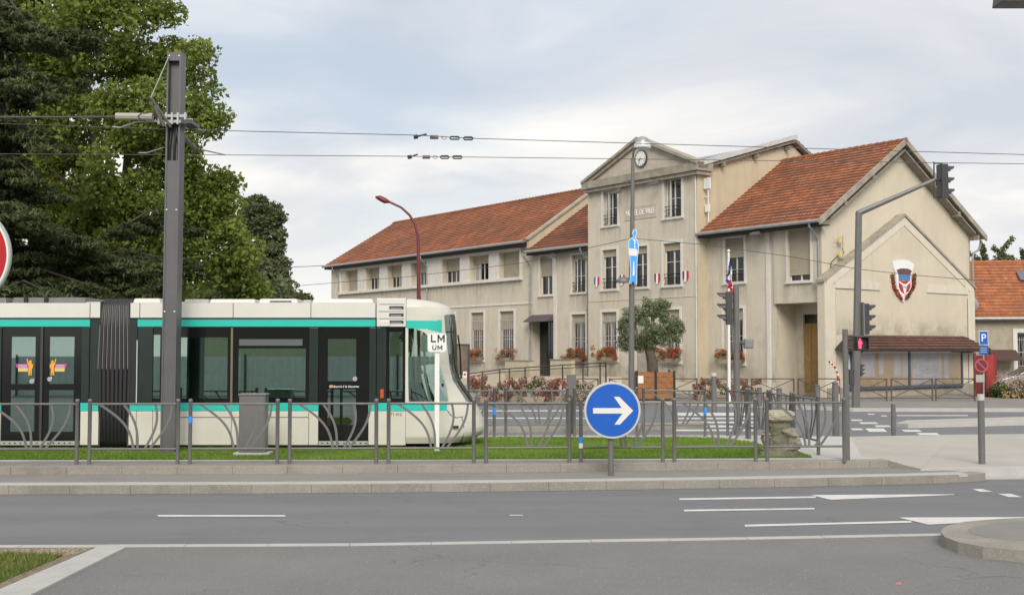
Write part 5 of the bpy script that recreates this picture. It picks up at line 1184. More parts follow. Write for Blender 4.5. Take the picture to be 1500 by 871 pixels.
# signals
lens_off = mat('lens_dark', (.03, .03, .03), .2)
def signal_head(parent, loc, rz, hh=1.0, w_=.3, scale=1.0, backplate=False):
    """three lamps facing local -y; returns nothing"""
    T_ = Matrix.Translation(loc) @ Matrix.Rotation(rz, 4, 'Z') @ Matrix.Scale(scale, 4)
    mb = MB(); mb.T = T_; mb.box(-.15, .15, -.09, .11, -.5, .5); h = mb.build('signal_head', metal_d, parent, bevel=.02)
    if backplate: mb = MB(); mb.T = T_; mb.box(-.19, .19, .11, .13, -.54, .54); mb.build('backplate', mat('backplate_rim', (.25, .25, .24), .5), h)
    for z in (.33, 0, -.33):
        mb = MB(); mb.T = T_; mb.lathe([(.11, -.1), (.10, -.085)], (0, 0, z), 18, 'y'); mb.build('lens', lens_off, h)
        mb = MB(); mb.T = T_; n = 12; vs = []; 
        for k in range(n+1):
            a = -.35+(pi+.7)*k/n; d = .10+.17*max(0, sin(a))**.6 if sin(a) > 0 else .08
            for (rr, yy_) in ((.135, -.09), (.135, -.09-d), (.12, -.09-d), (.12, -.09)): vs.append((rr*cos(a), yy_, z+rr*sin(a)))
        fs = []
        for k in range(n):
            for q in range(4): fs.append((k*4+q, (k+1)*4+q, (k+1)*4+(q+1) % 4, k*4+(q+1) % 4))
        fs += [(0, 1, 2, 3), (n*4+3, n*4+2, n*4+1, n*4)]; mb.add(vs, fs); mb.build('visor', metal_d, h)
    return h
# gantry with arm
p = G(1253.5, 596, .13); s = p.y/F; gan = thing('signal_gantry', p, 'tall grey traffic signal mast with a slanting arm reaching right before the gable', 'traffic light')
tx_ = At(1258, 311, p.y)-p; MB().tube([(0, 0, -.05), (tx_.x*.5, 0, tx_.z*.5), tx_], [.17, .15, .135], 8).build('pole', metal_g, gan)
ae = At(1369, 263.5, p.y)-p; MB().tube([tx_+Vector((-.05, 0, -.05)), ae], [.12, .075], 8).build('arm', metal_g, gan)
hc = At(1381, 266, p.y)-p; signal_head(gan, hc, pi/2+.25, scale=1.38, backplate=False)
mb = MB(); mb.tube([ae, hc+Vector((-.12, 0, .05))], .05, 6); mb.tube([hc+Vector((-.34, 0, .8)), hc+Vector((-.36, 0, -.68))], .03, 6); mb.tube([hc+Vector((-.34, 0, .72)), hc+Vector((0, 0, .72))], .02, 5); mb.tube([hc+Vector((-.34, 0, -.62)), hc+Vector((0, 0, -.62))], .02, 5); mb.build('bracket', metal_d, gan)
hc = At(1269, 467, p.y)-p; signal_head(gan, hc+Vector((-.05, 0, 0)), pi/2+.15, scale=1.22, backplate=True)
hc = At(1263, 542, p.y)-p; signal_head(gan, hc+Vector((-.05, 0, 0)), pi/2+.15, scale=.48)
mb = MB(); mb.box(-.25, -.1, -.15, .1, .9, 1.5); mb.build('push_box', metal_d, gan)
# pedestrian signal on the near post
p = G(1240.5, 673.5, .283); s = p.y/F; ped = thing('pedestrian_signal', p, 'slim grey post with a lit red man signal at the plaza end of the railing', 'traffic light')
MB().tube([(0, 0, -.02), (0, 0, 1.17), (0, 0, 1.18)], .062, 14).build('post_base', metal_g, ped, smooth=True, auto=40); zt = At(1241, 482, p.y).z-p.z
MB().tube([(0, 0, 1.18), (0, 0, zt)], .055, 14).build('post', metal_g, ped, smooth=True, auto=40)
hc = At(1261, 502.5, p.y)-p; w_ = 10*s; h_ = 11*s
mb = MB(); mb.box(hc.x-w_, hc.x+w_, -.06, .1, hc.z-h_, hc.z+h_); hd = mb.build('signal_head', mat('signal_black', (.02, .02, .02), .4), ped, bevel=.015)
mb = MB(); ring(mb, hc.x-w_+.02, hc.x+w_-.02, hc.z-h_+.02, hc.z+h_-.02, .012, -.17, -.06); mb.build('visor', metal_d, hd)
rm = mat('red_man', (.8, .02, .04), .5, emit=(1, .04, .08, 3.5)); mb = MB(); cx_ = hc.x-.035; 
mb.lathe([(.017, -.067), (.017, -.061)], (cx_, 0, hc.z+.075), 10, 'y')
mb.prism([(cx_-.03, -.067, hc.z+.05), (cx_+.03, -.067, hc.z+.05), (cx_+.045, -.067, hc.z-.01), (cx_+.025, -.067, hc.z-.01), (cx_+.02, -.067, hc.z-.10), (cx_-.02, -.067, hc.z-.10), (cx_-.025, -.067, hc.z-.01), (cx_-.045, -.067, hc.z-.01)], (0, .006, 0)); mb.build('red_man', rm, hd)
mb = MB(); mb.lathe([(.055, -.0625), (.055, -.0605)], (cx_, 0, hc.z), 20, 'y'); mb.T = Matrix.Translation((cx_, 0, hc.z)) @ Matrix.Diagonal((1, 1, 2.0, 1)) @ Matrix.Translation((-cx_, 0, -hc.z)); mb2 = MB(); mb2.T = mb.T; mb2.lathe([(.055, -.0625), (.055, -.0605)], (cx_, 0, hc.z), 20, 'y'); mb2.build('lens', mat('lens_red', (.10, .005, .008), .3, emit=(.8, .01, .02, .12)), hd)
MB().box(.03, hc.x-w_, -.02, .05, hc.z-.03, hc.z+.05).build('bracket', metal_d, ped)
# signal facing left on its own post
p = G(1080, 640, .13); p = At(1080, 640, 32.0); p.z = .02; s = p.y/F; sg = thing('traffic_light', p, 'three lamp traffic light facing left, on a grey post in front of the flag', 'traffic light')
zt = At(1081, 418, p.y).z-.02; MB().tube([(0, 0, -.02), (0, 0, zt)], .088, 12).build('post', metal_g, sg, smooth=True, auto=40)
hc = At(1066.5, 451, p.y)-p; signal_head(sg, hc+Vector((.02, 0, 0)), -pi/2-.15, scale=.93)
mb = MB(); mb.tube([hc+Vector((.05, 0, .2)), (0, 0, hc.z+.2)], .025, 6); mb.tube([hc+Vector((.05, 0, -.3)), (0, 0, hc.z-.3)], .025, 6); mb.build('bracket', metal_d, sg)
hc = At(1096, 503, p.y)-p; mb = MB(); mb.box(hc.x-.12, hc.x+.14, -.1, .1, hc.z-.14, hc.z+.14); mb.build('push_box', mat('box_grey', (.2, .2, .2), .5), sg, bevel=.04)
MB().tube([(0, 0, hc.z), (hc.x-.08, 0, hc.z)], .03, 6).build('bracket', metal_d, sg)
# ================================================================== STREET FURNITURE
# centre lamp post
p = At(924.5, 560, 46.0); p.z = .13; s = p.y/F
lp = thing('lamp_post', p, 'tall slim grey lamp post with a domed head standing before the clock tower', 'street lamp')
def LP(x, y, dy=0): return At(x, y, 46.0+dy)-p
MB().tube([(0, 0, 0), LP(925.5, 400), LP(926.5, 300), LP(927, 232)], [.12, .11, .085, .07], 12).build('pole', metal_g, lp, smooth=True, auto=50)
MB().tube([LP(927, 234), LP(928, 222), LP(933, 213), LP(938, 208)], .04, 8).build('bracket', metal_d, lp, smooth=True, auto=50)
c = LP(941, 217); mb = MB(); mb.lathe([(.34, 0), (.345, .02), (.33, .16), (.30, .22)], c, 24); mb.build('lamp_bowl', mat('lamp_bowl', (.62, .64, .66), .15), lp, smooth=True, auto=40)
mb = MB(); mb.lathe([(.31, .2), (.29, .30), (.2, .42), (.08, .47), (.02, .48)], c, 24); mb.build('lamp_hood', zinc, lp, smooth=True, auto=50)
c = LP(914, 410); mb = MB(); mb.T = Matrix.Translation(c) @ Matrix.Diagonal((1.5, .8, .55, 1)); mb.lathe([(.02, -.22), (.2, -.2), (.22, -.05), (.15, .15), (.03, .25)], (0, 0, 0), 16); mb.build('side_lamp', metal_g, lp, smooth=True, auto=50)
# blue standing figure cut-out on the post
def BF(x, y): return At(900+x/8.717, 330+y/8.717, 45.7)
o = BF(245, 400); cut = thing('figure_cutout', o, 'light blue cut-out of a standing person fixed high on the lamp post', 'cut-out')
def bpoly(pts, d0, d1, m, name): mb = MB(); mb.prism([(BF(x, y)-o)+Vector((0, d0, 0)) for x, y in pts], (0, d1-d0, 0)); return mb.build(name, m, cut)
outl = [(245, 50), (272, 48), (290, 75), (282, 110), (268, 140), (272, 165), (300, 195), (315, 300), (308, 350), (296, 400), (290, 600), (290, 700), (288, 755), (268, 752), (252, 715), (232, 718), (212, 748), (185, 740), (200, 690), (205, 560), (195, 400), (180, 300), (182, 190), (205, 165), (240, 145), (228, 100)]
bpoly(outl, 0, .03, white_f, 'board')
def shrink(pts, k): cx = sum(x for x, y in pts)/len(pts); return [(x+(k if x < 247 else -k), y+(k if y < 400 else -k)*.8) for x, y in pts]
bpoly(shrink(outl, 7), -.012, 0, blue_l, 'blue_figure'); bpoly([(182, 295), (280, 300), (300, 335), (285, 392), (185, 385)], -.02, -.012, mat('white_band', (.7, .7, .7), .6), 'white_band')
bpoly([(232, 170), (262, 178), (272, 215), (255, 255), (248, 240), (258, 215), (240, 190)], -.018, -.012, white_f, 'white_curl'); bpoly([(252, 262), (268, 262), (268, 286), (252, 286)], -.018, -.012, white_f, 'white_dot'); bpoly([(242, 460), (252, 455), (258, 640), (232, 640)], -.018, -.012, white_f, 'leg_gap')
# red curved lamp post behind the tram
pz = .13; pr = At(613.5, 500, 50.0); pr.z = pz; rl = thing('lamp_post', pr, 'dark red swan neck lamp post rising behind the tram roof', 'street lamp')
def RP(x, y): return At(x, y, 50.0)-pr
MB().tube([(0, 0, 0), RP(613.5, 440), RP(613, 380), RP(612, 345), RP(608, 328), RP(600, 315), RP(588, 304), RP(570, 295.5)], [.11, .09, .075, .065, .06, .055, .05, .05], 10).build('pole', maroon, rl, smooth=True, auto=60)
MB().tube([RP(571, 296), RP(564, 294), RP(556, 290), RP(550, 288.5)], [.05, .13, .12, .04], 10).build('lamp_head', maroon, rl, smooth=True, auto=60)
# flagpole
p = At(1068, 579, 49.0); p.z = .13; fl = thing('flagpole', p, 'white flagpole flying a limp blue white and red flag before the right wing', 'flagpole')
def FP(x, y): return At(x, y, 49.0)-p
MB().tube([(0, 0, 0), FP(1067.3, 370)], [.075, .05], 10).build('pole', white_p, fl, smooth=True, auto=50); mb = MB(); mb.lathe([(.01, 0), (.07, .05), (.07, .1), (.01, .15)], FP(1067.3, 370), 10); mb.build('finial', white_p, fl)
def ribbonflag(x0, x1, m, y0a, y1a, name, ph):
    mb = MB(); n = 10; vs = []
    for i in range(n+1):
        t = i/n
        for k, x in enumerate((x0, x1)):
            xx = 1067.5+(x-1067.5)*(t*1.0+.12*(1-t))+.8*sin(t*6+ph); q = FP(xx, (y0a+(y1a-y0a)*t)+(x-1067)*.6*t); vs.append(q+Vector((0, -.08+.12*sin(t*9+k*1.7+ph), 0)))
    fs = [(2*i, 2*i+1, 2*i+3, 2*i+2) for i in range(n)]; mb.add(vs, fs); b = mb.build(name, m, fl); so = b.modifiers.new('s', 'SOLIDIFY'); so.thickness = .012; return b
ribbonflag(1064.5, 1070, blue_f, 378, 416, 'blue_stripe', 0); ribbonflag(1070, 1075, white_f, 384, 419, 'white_stripe', .3); ribbonflag(1065, 1077.5, red_f, 409, 429, 'red_stripe', .8)
# bollards
def bollard(px, pb, pt, z, r, label, cap=False, group='grey steel bollards'):
    p = G(px, pb, z); t = thing('bollard', p, label, 'bollard', group); h = At(px, pt, p.y).z-z
    if cap:
        MB().lathe([(r, -.02), (r, h-.12)], (0, 0, 0), 16).build('post', metal_g, t, smooth=True, auto=40); MB().lathe([(r+.003, h-.12), (r+.004, h-.01), (r*.8, h)], (0, 0, 0), 16).build('cap', mat('cap_white', (.5, .5, .47), .5), t, smooth=True, auto=40)
    else:
        MB().lathe([(r, -.02), (r, h-.06)], (0, 0, 0), 16).build('post', metal_g, t, smooth=True, auto=40); MB().lathe([(r*.85, h-.06), (r*.85, h-.045), (r, h-.045), (r, h-.01), (r*.6, h)], (0, 0, 0), 16).build('cap', metal_g, t, smooth=True, auto=40)
bollard(1438.5, 679, 577, .15, .065, 'nearest bollard, with a pale cap, at the right of the plaza', True)
bollard(1309, 637, 591, .15, .062, 'single bollard at the back edge of the plaza right of the signals')
bollard(1224.5, 637, 559, .2, .085, 'thick bollard just left of the red man signal post')
bollard(1046, 603, 546, .02, .1, 'pale topped bollard left of the flagpole before the flower troughs', True)
bollard(1141.5, 594, 568, .13, .11, 'short stout bollard beyond the old stone block'); bollard(1197.5, 594, 563, .13, .11, 'dark short bollard in front of the wooden door')
bollard(1112.5, 594, 567, .13, .1, 'short bollard right of the flower troughs, before the pale pilaster')
# cross barriers on the far pavement
def xbarrier(a, b, label, flip=False):
    Yb = 51.0; p = At(a, 584, Yb); q = At(b, 584, Yb); W = (q-p).length; z0 = .13; p.z = z0; hh = At(a, 553.6, Yb).z-z0
    t = thing('cross_barrier', p, label, 'barrier', 'brown cross braced barriers along the far pavement'); r = .028
    for x in (0, W): MB().box(x-r, x+r, -r, r, -.02, hh).build('post', brownm, t)
    MB().box(r, W-r, -r, r, hh-.05, hh-.002).build('rail', brownm, t); MB().box(r, W-r, -r*.8, r*.8, .10, .14).build('rail', brownm, t)
    for (u, v, y_) in ((r, W-r, .0), (W-r, r, .012)): MB().tube([(u, y_, hh-.06), (v, y_, .14)], .018, 5).build('brace', brownm, t)
bars = [(815, 876), (893, 954), (958, 1021), (1033, 1095), (1101, 1163), (1169.5, 1230), (1240, 1299), (1306, 1366), (1371, 1428)]
lab = ['brown cross barrier behind the flower troughs left of the blue sign', 'brown cross barrier behind the top of the round blue sign', 'brown cross barrier in front of the olive tree planter', 'brown cross barrier behind the flagpole foot', 'brown cross barrier under the pale pilaster of the right wing', 'brown cross barrier in front of the wooden door', 'brown cross barrier below the left end of the notice board', 'brown cross barrier below the middle of the notice board', 'rightmost brown cross barrier, next to the red gate']
for (a, b), l in zip(bars, lab): xbarrier(a, b, l)
# red and white bent pole
p = At(1229, 585, 50.5); p.z = .13; t = thing('bent_marker', p, 'thin red and white striped pole bent over to the left before the corner', 'marker pole')
def Q(x, y): return At(x, y, 50.5)-p
path = [Q(1228.5, 588), Q(1228, 565), Q(1227.3, 550), Q(1225.5, 543), Q(1222, 536), Q(1218, 532), Q(1214, 529)]
path[0].z = 0
for k in range(12):
    def pt(u):
        u *= len(path)-1; i = min(int(u), len(path)-2); return path[i].lerp(path[i+1], u-i)
    MB().tube([pt(k/12), pt((k+1)/12)], .045, 8).build('band', red_p if k % 2 else white_p, t)
# parking sign group
p = At(1441, 586, 50.5); p.z = .13; t = thing('parking_sign', p, 'blue parking sign over a round no parking sign on a thin post', 'sign')
def K(x, y): return At(x, y, 50.5)-p
MB().tube([(0, 0, 0), K(1441, 486)], .035, 8).build('post', zinc, t)
def plate(x0, x1, y0, y1, m, name, d=-.06, th=.025): a, b = K(x0, y1), K(x1, y0); return MB().box(a.x, b.x, d, d+th, a.z, b.z).build(name, m, t, bevel=.01)
plate(1433.5, 1446.5, 484.5, 505, white_p, 'plate'); plate(1434.2, 1445.8, 485.2, 504.3, blue_s, 'face', -.066, .008); c = K(1439.8, 495); text('P', .46, white_f, t, 'lettering', faceT(c.x, -.07, c.z), .003, .003)
plate(1433.5, 1447, 506, 519, mat('sign_blue_dark', (.02, .08, .30), .4), 'plate')
for i in range(3): c = K(1440, 509.5+i*3); MB().box(c.x-.14, c.x+.14, -.066, -.06, c.z-.015, c.z+.015).build('sign_print', mat('print_blue', (.3, .42, .65), .5), t)
c = K(1436.5, 535); R_ = 10*50.5/F
MB().lathe([(R_, -.09), (R_, -.07)], (c.x, 0, c.z), 32, 'y').build('round_face', mat('np_blue', (.10, .02, .03), .5), t)
mb = MB(); 
vs = []; fs = []; n = 32
for k in range(n): a = 2*pi*k/n; vs += [(c.x+R_*cos(a), -.098, c.z+R_*sin(a)), (c.x+R_*.78*cos(a), -.098, c.z+R_*.78*sin(a))]
for k in range(n): fs.append((2*k, 2*k+1, (2*k+3) % (2*n), (2*k+2) % (2*n)))
mb.add(vs, fs); mb.build('round_border', mat('np_red', (.45, .06, .08), .5), t); mb = MB(); bar2(mb, c.x, c.z, radians(-45), -R_*.8, R_*.8, .035, -.1, -.097); mb.build('diagonal', mat('np_red', (.45, .06, .08), .5), t)
plate(1429, 1441.5, 548.5, 559.5, mat('plate_grey', (.36, .36, .33), .6), 'plate')
# info board beside the tram nose
Yi = 33.0; a = At(668, 506, Yi); b = At(686.5, 548, Yi); p = Vector(((a.x+b.x)/2, Yi, .02)); t = thing('info_panel', p, 'dark framed upright street panel just right of the tram nose', 'panel')
hw = (b.x-a.x)/2; zt = a.z-.02; zb = b.z-.02
for x in (-hw, hw): MB().box(x-.03, x+.03, -.03, .03, 0, zt+.03).build('post', metal_d, t)
MB().box(-hw+.03, hw-.03, -.025, .025, zb, zt).build('panel', mat('panel_brown', (.11, .08, .065), .25, var=.7, vs=1.6, c2=(.24, .19, .14)), t); MB().box(-hw-.03, hw+.03, -.035, .035, zt, zt+.05).build('frame', metal_d, t)
c = At(681, 548.5, Yi-.05)-p; MB().box(c.x-.055, c.x+.055, -.045, -.03, c.z-.09, c.z+.09).build('sticker', white_p, t); MB().lathe([(.035, -.049), (.035, -.044)], (c.x, 0, c.z+.01), 12, 'y').build('sticker_print', red_p, t)
# ---- access ramp with railings
AR = thing('access_ramp', loc2w(-21, -2, 0), 'low cream ramp with dark handrails rising to the entrance door', 'ramp', rz=TH.rotation_euler[2]); AO = Vector((21, 2, 0))
def ar(mb, name, m, **k): mb.v = [v+AO for v in mb.v]; return mb.build(name, m, AR, **k)
yR = -2.4
def RX(px, py): return hit(px, py, 'y', yR)
xr0 = RX(672, 560)[0]; xr1 = RX(889, 560)[0]
mb = MB(); mb.prism([(xr0, yR, .1), (xr1, yR, .1), (xr1, yR, .9), (RX(800, 550)[0], yR, .85), (xr0, yR, .2)], (0, 1.1, 0)); ar(mb, 'slope', stucco_g)
for (u, v, pt) in ((734, 770, 528.5), (800, 830.5, 527)):
    x0, x1 = RX(u, pt)[0], RX(v, pt)[0]; mb = MB(); mb.box(x0, x1, yR+.3, yR+.6, .1, RX((u+v)/2, pt)[1]); ar(mb, 'low_wall', mat('wall_pale', (.56, .50, .36), .9, var=.15, streak=.4)); mb = MB(); mb.box(x0-.04, x1+.04, yR+.26, yR+.64, RX((u+v)/2, pt)[1], RX((u+v)/2, pt)[1]+.05); ar(mb, 'coping', kerb_m)
hp = [(660, 549.5), (686, 547.5), (735, 540.5), (800, 536), (848, 533), (888, 531)]; r3 = [Vector((RX(a, b)[0], yR-.05, RX(a, b)[1])) for a, b in hp]
mb = MB(); mb.tube(r3, .035, 6); ar(mb, 'handrail', iron); mb = MB(); mb.tube([v-Vector((0, 0, .18)) for v in r3], .025, 6); ar(mb, 'handrail', iron)
for px in (686, 708, 733, 747, 770, 797, 825, 855, 880, 888.5):
    x, _ = RX(px, 540); zt = next((a.z+(b.z-a.z)*(x-a.x)/(b.x-a.x) for a, b in zip(r3[:-1], r3[1:]) if a.x <= x <= b.x), r3[-1].z); mb = MB(); mb.box(x-.025, x+.025, yR-.075, yR-.025, .1, zt); ar(mb, 'post', iron)
# ---- flower troughs
tl = [(704, 'pink', 'pink flower trough nearest the tram nose'), (727, 'pink', 'pink and purple flower trough, second from the tram nose'), (757, 'pink', 'tall pink flower trough below the left low wall of the ramp'), (781, 'white', 'leafy green trough with few flowers under the entrance door'), (805, 'pink', 'magenta flower trough just left of the small post cabinet'), (826, 'pink', 'pink trough behind the small post cabinet'), (855, 'white', 'mixed green and pink trough right of the small post cabinet'),
      (1033, 'pink', 'pink flower trough left of the flagpole foot'), (1052, 'white', 'green leafy trough just left of the flagpole'), (1080, 'pink', 'purple pink trough just right of the flagpole'), (1100, 'pink', 'pink trough right of the signal post with the grey box')]
for i, (px, kind, lb) in enumerate(tl):
    Yq = 50.0+(i % 3)*.5 if px < 1000 else 52.6; p = At(px, 580, Yq); p.z = .13
    h = random.uniform(.65, .95) if px < 1000 else .7
    t = flowerbox(p, 1.25 if i % 2 else 1.0, pet_pink if kind == 'pink' else pet_white, lb, 60+i, 0, 'flower_trough', h+.15, group='flower troughs on the far pavement', n=1100, depth=.5, cat='planter')
    t.scale = (.85 if px < 1000 else .75, .8, 1.0)
# ---- olive tree in a wooden planter
p = At(957, 583, 51.8); p.z = .13; s = p.y/F; hw = 27*s; hz_ = 42*s
t = thing('planter_box', p, 'large square orange wood planter with black corner posts holding the olive tree', 'planter')
for k, (x0, x1) in enumerate(((-hw, -hw*.02), (hw*.02, hw))):
    for q in range(5): z0 = .12+q*(hz_-.12)/5; MB().box(x0+.05, x1-.03, -hw, -hw+.04, z0, z0+(hz_-.12)/5-.012).build('plank', planter_w, t)
for q in range(5):
    z0 = .12+q*(hz_-.12)/5
    for x in (-hw, hw-.04): MB().box(x, x+.04, -hw+.05, hw-.05, z0, z0+(hz_-.12)/5-.012).build('plank', planter_w, t)
for x in (-hw, 0, hw):
    MB().box(x-.05, x+.05, -hw-.02, -hw+.05, 0, hz_+.05).build('corner_post', black, t)
    if x: MB().box(x-.05, x+.05, hw-.05, hw+.02, 0, hz_+.05).build('corner_post', black, t)
MB().box(-hw, hw, -hw+.041, -hw+.09, .1, hz_-.05).build('liner', iron, t); MB().box(-hw+.06, hw-.06, -hw+.06, hw-.06, hz_-.12, hz_-.06).build('soil', mat('soil', (.05, .035, .025), 1), t)
a = At(934, 561, p.y-hw)-p; b = At(942.5, 550, p.y-hw)-p; MB().box(a.x, b.x, -hw-.012, -hw-.001, a.z, b.z).build('plate', white_p, t)
def branchy(parent, base, segs, m=bark, name='limb'):
    for pts, r0, r1 in segs:
        n = len(pts); MB().tube(pts, [r0+(r1-r0)*i/(n-1) for i in range(n)], 8).build(name, m, parent, smooth=True, auto=60)
tp = Vector((p.x, p.y, p.z+hz_-.08)); ot = thing('olive_tree', tp, 'round grey green olive tree growing in the wooden planter before the tower', 'tree')
def OT(x, y, dy=0): return At(x, y, tp.y+dy)-tp
branchy(ot, None, [([(0, 0, -.05), OT(955, 528), OT(952, 516), OT(950, 510)], .26, .19)], name='trunk')
branchy(ot, None, [([OT(951, 512), OT(942, 505, .1), OT(930, 496, .2), OT(922, 485, .3)], .15, .05), ([OT(951, 513), OT(957, 500, -.1), OT(968, 490, -.2), OT(980, 478, -.3)], .15, .05), ([OT(950, 512), OT(948, 490, .2), OT(945, 465, .1)], .13, .04)])
rs = np.random.RandomState(31); C = []
for (x, y, r) in ((925, 490, 17), (922, 465, 16), (940, 455, 18), (962, 452, 17), (980, 468, 16), (985, 490, 12), (950, 480, 20), (970, 490, 14), (935, 503, 10), (915, 480, 10), (955, 495, 14), (968, 449, 10), (992, 480, 8), (916, 503, 8)):
    for k in range(11):
        d = rs.normal(size=3); d /= np.linalg.norm(d); q = OT(x, y, 0); rr = r*s*rs.uniform(.4, 1.0); C.append((q.x+d[0]*rr, q.y+d[1]*rr*1.3, q.z+d[2]*rr))
C = [q for q in C if rs.uniform() < .85]; leafmesh('crown', cloudpts(C, 115, .25, 5), .045, lf_olive, ot, 9, elong=3.4)
# ---- old stone block on the lawn
p = G(1142, 666, .29); s = p.y/F; t = thing('stone_block', p, 'weathered old stone block with a flat round cap standing on the lawn end', 'stone')
def rocky(prof, name, m, seed, n=40, cx=0, cy=0, sq=(1, 1), amp=.05):
    from mathutils import noise as mn
    rr = []; hs = 14; vs = []; fs = []
    for i, (r, z) in enumerate(prof): rr.append((r, z))
    P_ = []
    for i in range(len(rr)-1):
        for k in range(hs): a = k/hs; P_.append((rr[i][0]+(rr[i+1][0]-rr[i][0])*a, rr[i][1]+(rr[i+1][1]-rr[i][1])*a))
    P_.append(rr[-1]); n = 48
    for (r, z) in P_:
        for k in range(n):
            a = 2*pi*k/n; e = .55; q = Vector((cx+r*math.copysign(abs(cos(a))**e, cos(a))*sq[0], cy+r*math.copysign(abs(sin(a))**e, sin(a))*sq[1], z))
            d = mn.fractal(q*4+Vector((seed, 0, 0)), 1.0, 2.0, 5)*amp*2.2; d2 = mn.cell(q*5+Vector((seed, 2, 0)))*amp*.7; q += Vector((cos(a), sin(a), .0))*(d+d2); q.z += mn.noise(q*7)*amp*.4; vs.append(q)
    for i in range(len(P_)-1):
        for k in range(n): fs.append((i*n+k, i*n+(k+1) % n, (i+1)*n+(k+1) % n, (i+1)*n+k))
    fs.append([(len(P_)-1)*n+k for k in range(n)]); mb = MB(); mb.add(vs, fs); return mb.build(name, m, t, smooth=False)
rocky([(31*s, -.03), (29*s, .06), (22*s, .12), (18*s, .2), (17*s, .45), (16*s, 50*s)], 'shaft', mat('rock_mossy', (.20, .20, .135), .95, var=.4, vs=4, bump=.9, bs=9, stain=(.12, .13, .07)), 3, sq=(1, .8), amp=.022)
rocky([(16*s, 49*s), (20*s, 52*s), (21*s, 59*s), (20*s, 63*s), (14*s, 65*s), (.02, 65.5*s)], 'cap', mat('rock_pale', (.42, .39, .30), .95, var=.3, vs=5, bump=.8, bs=10, stain=(.25, .23, .17)), 8, amp=.02)
rocky([(12*s, .12), (13*s, 16*s), (12*s, 26*s), (10*s, 37*s), (5*s, 40*s)], 'broken_block', rock_m, 5, cx=14*s, cy=-.1, sq=(1, .8), amp=.05)
rocky([(9*s, 8*s), (10*s, 20*s), (9*s, 30*s), (4*s, 36*s)], 'broken_block', rock_m, 15, cx=-18*s, cy=.0, amp=.045)
# ---- building on the right with tiled roof
bY = 64.0; rb = thing('side_building', At(1460, 560, bY).xyz*1.0, 'low cream building with bright orange tiled roof at the right edge', 'building'); rb.location.z = 0; RO = rb.location.copy()
def rbp(px, py, Y): q = At(px, py, Y)-RO; return q
rb.rotation_euler = (0, 0, -.14); e0 = rbp(1405, 466.5, bY-.4); e1 = rbp(1760, 466.5, bY-.4); r0 = rbp(1405, 385, bY+5.2); r1 = Vector((e1.x, r0.y, r0.z)); e1.z = e0.z; r0.x = e0.x
roof(e0, e1, r0, r1, tile_c, parent=rb, course=.36); roof(Vector((e1.x, e0.y+11, e0.z)), Vector((e0.x, e0.y+11, e0.z)), r1, r0, tile_c, parent=rb); ridge(r0, r1, tile_c, parent=rb)
wx0, wx1 = rbp(1408, 500, bY).x, rbp(1750, 500, bY).x; wh = [(rbp(1488.5, 500, bY).x, rbp(1520, 500, bY).x, rbp(1490, 544, bY).z, rbp(1490, 487, bY).z)]
mb = MB(); wall(mb, wx0, wx1, -.1, e0.z-.02, 0, wh, .2); mb.box(wx0, wx1, .25, 10, -.1, e0.z-.05); mb.build('wall', mat('wall_grey_cream', (.42, .37, .29), .9, var=.2, streak=.6, stain=(.25, .22, .17)), rb)
window(rb, *wh[0], 0, D=.2, grille=True, surround=.22); MB().tube([(wx0, -.45, e0.z), (wx1, -.45, e0.z)], .08, 8).build('gutter', zinc, rb)
u0, u1 = rbp(1448, 515, bY).x, rbp(1486, 515, bY).x; zt = rbp(1465, 512, bY).z; mb = MB(); mb.add([(u0, -.0, zt), (u1, -.0, zt), (u1, -1.3, zt-.5), (u0, -1.3, zt-.5), (u0, -.0, zt-.1), (u1, -.0, zt-.1), (u1, -1.3, zt-.6), (u0, -1.3, zt-.6)], [(0, 1, 2, 3), (4, 7, 6, 5), (3, 2, 6, 7), (0, 3, 7, 4), (1, 5, 6, 2)]); mb.build('awning', mat('awning_brown', (.09, .05, .045), .8), rb)
sk = rbp(1487, 417, bY+2.2); up_ = (r0-e0).normalized(); 
mb = MB(); q0 = e0.lerp(r0, .62)+Vector((rbp(1487, 417, bY+2.5).x-e0.x, -.06, .08)); ux = Vector((1, 0, 0)); mb.prism([q0, q0+ux*1.2, q0+ux*1.2+up_*1.1, q0+up_*1.1], (0, -.08, .08)); mb.build('skylight', mat('skylight_glass', (.12, .15, .19), .1), rb)
c = rbp(1431, 442, bY-1.2); mb = MB(); mb.tube([c+Vector((-.5, .6, 0)), c], .04, 6); mb.T = Matrix.Translation(c) @ Matrix.Rotation(.6, 4, 'Y') @ Matrix.Rotation(-.5, 4, 'X'); mb.lathe([(.04, -.12), (.25, .0), (.42, .1), (.43, .12), (.2, .05), (.03, .0)], (0, 0, 0), 16, 'y'); mb.T = None; mb.build('satellite_dish', zinc, rb)
# red gate
p = At(1443, 585, 55.5); p.z = .13; t = thing('red_gate', p, 'dark red metal gate leaf beside the notice board under the parking sign', 'gate')
def RG(x, y): return At(x, y, 55.5)-p
a, b = RG(1428.5, 585), RG(1441, 520); MB().box(a.x, b.x, -.03, .03, 0.02, b.z).build('panel', mat('gate_dark_red', (.12, .02, .02), .5), t); a, b = RG(1445.5, 585), RG(1458, 519); MB().box(a.x, b.x, -.04, .04, 0, b.z).build('panel', mat('gate_red', (.34, .03, .025), .5, var=.2), t)
for x in (1427.5, 1443.5, 1458): q = RG(x, 517); MB().box(q.x-.05, q.x+.05, -.06, .06, 0, q.z).build('post', maroon, t)
for x in range(1432, 1441, 3): q = RG(x, 575); MB().box(q.x-.02, q.x+.02, -.05, -.03, .1, 1.6).build('bar', maroon, t)
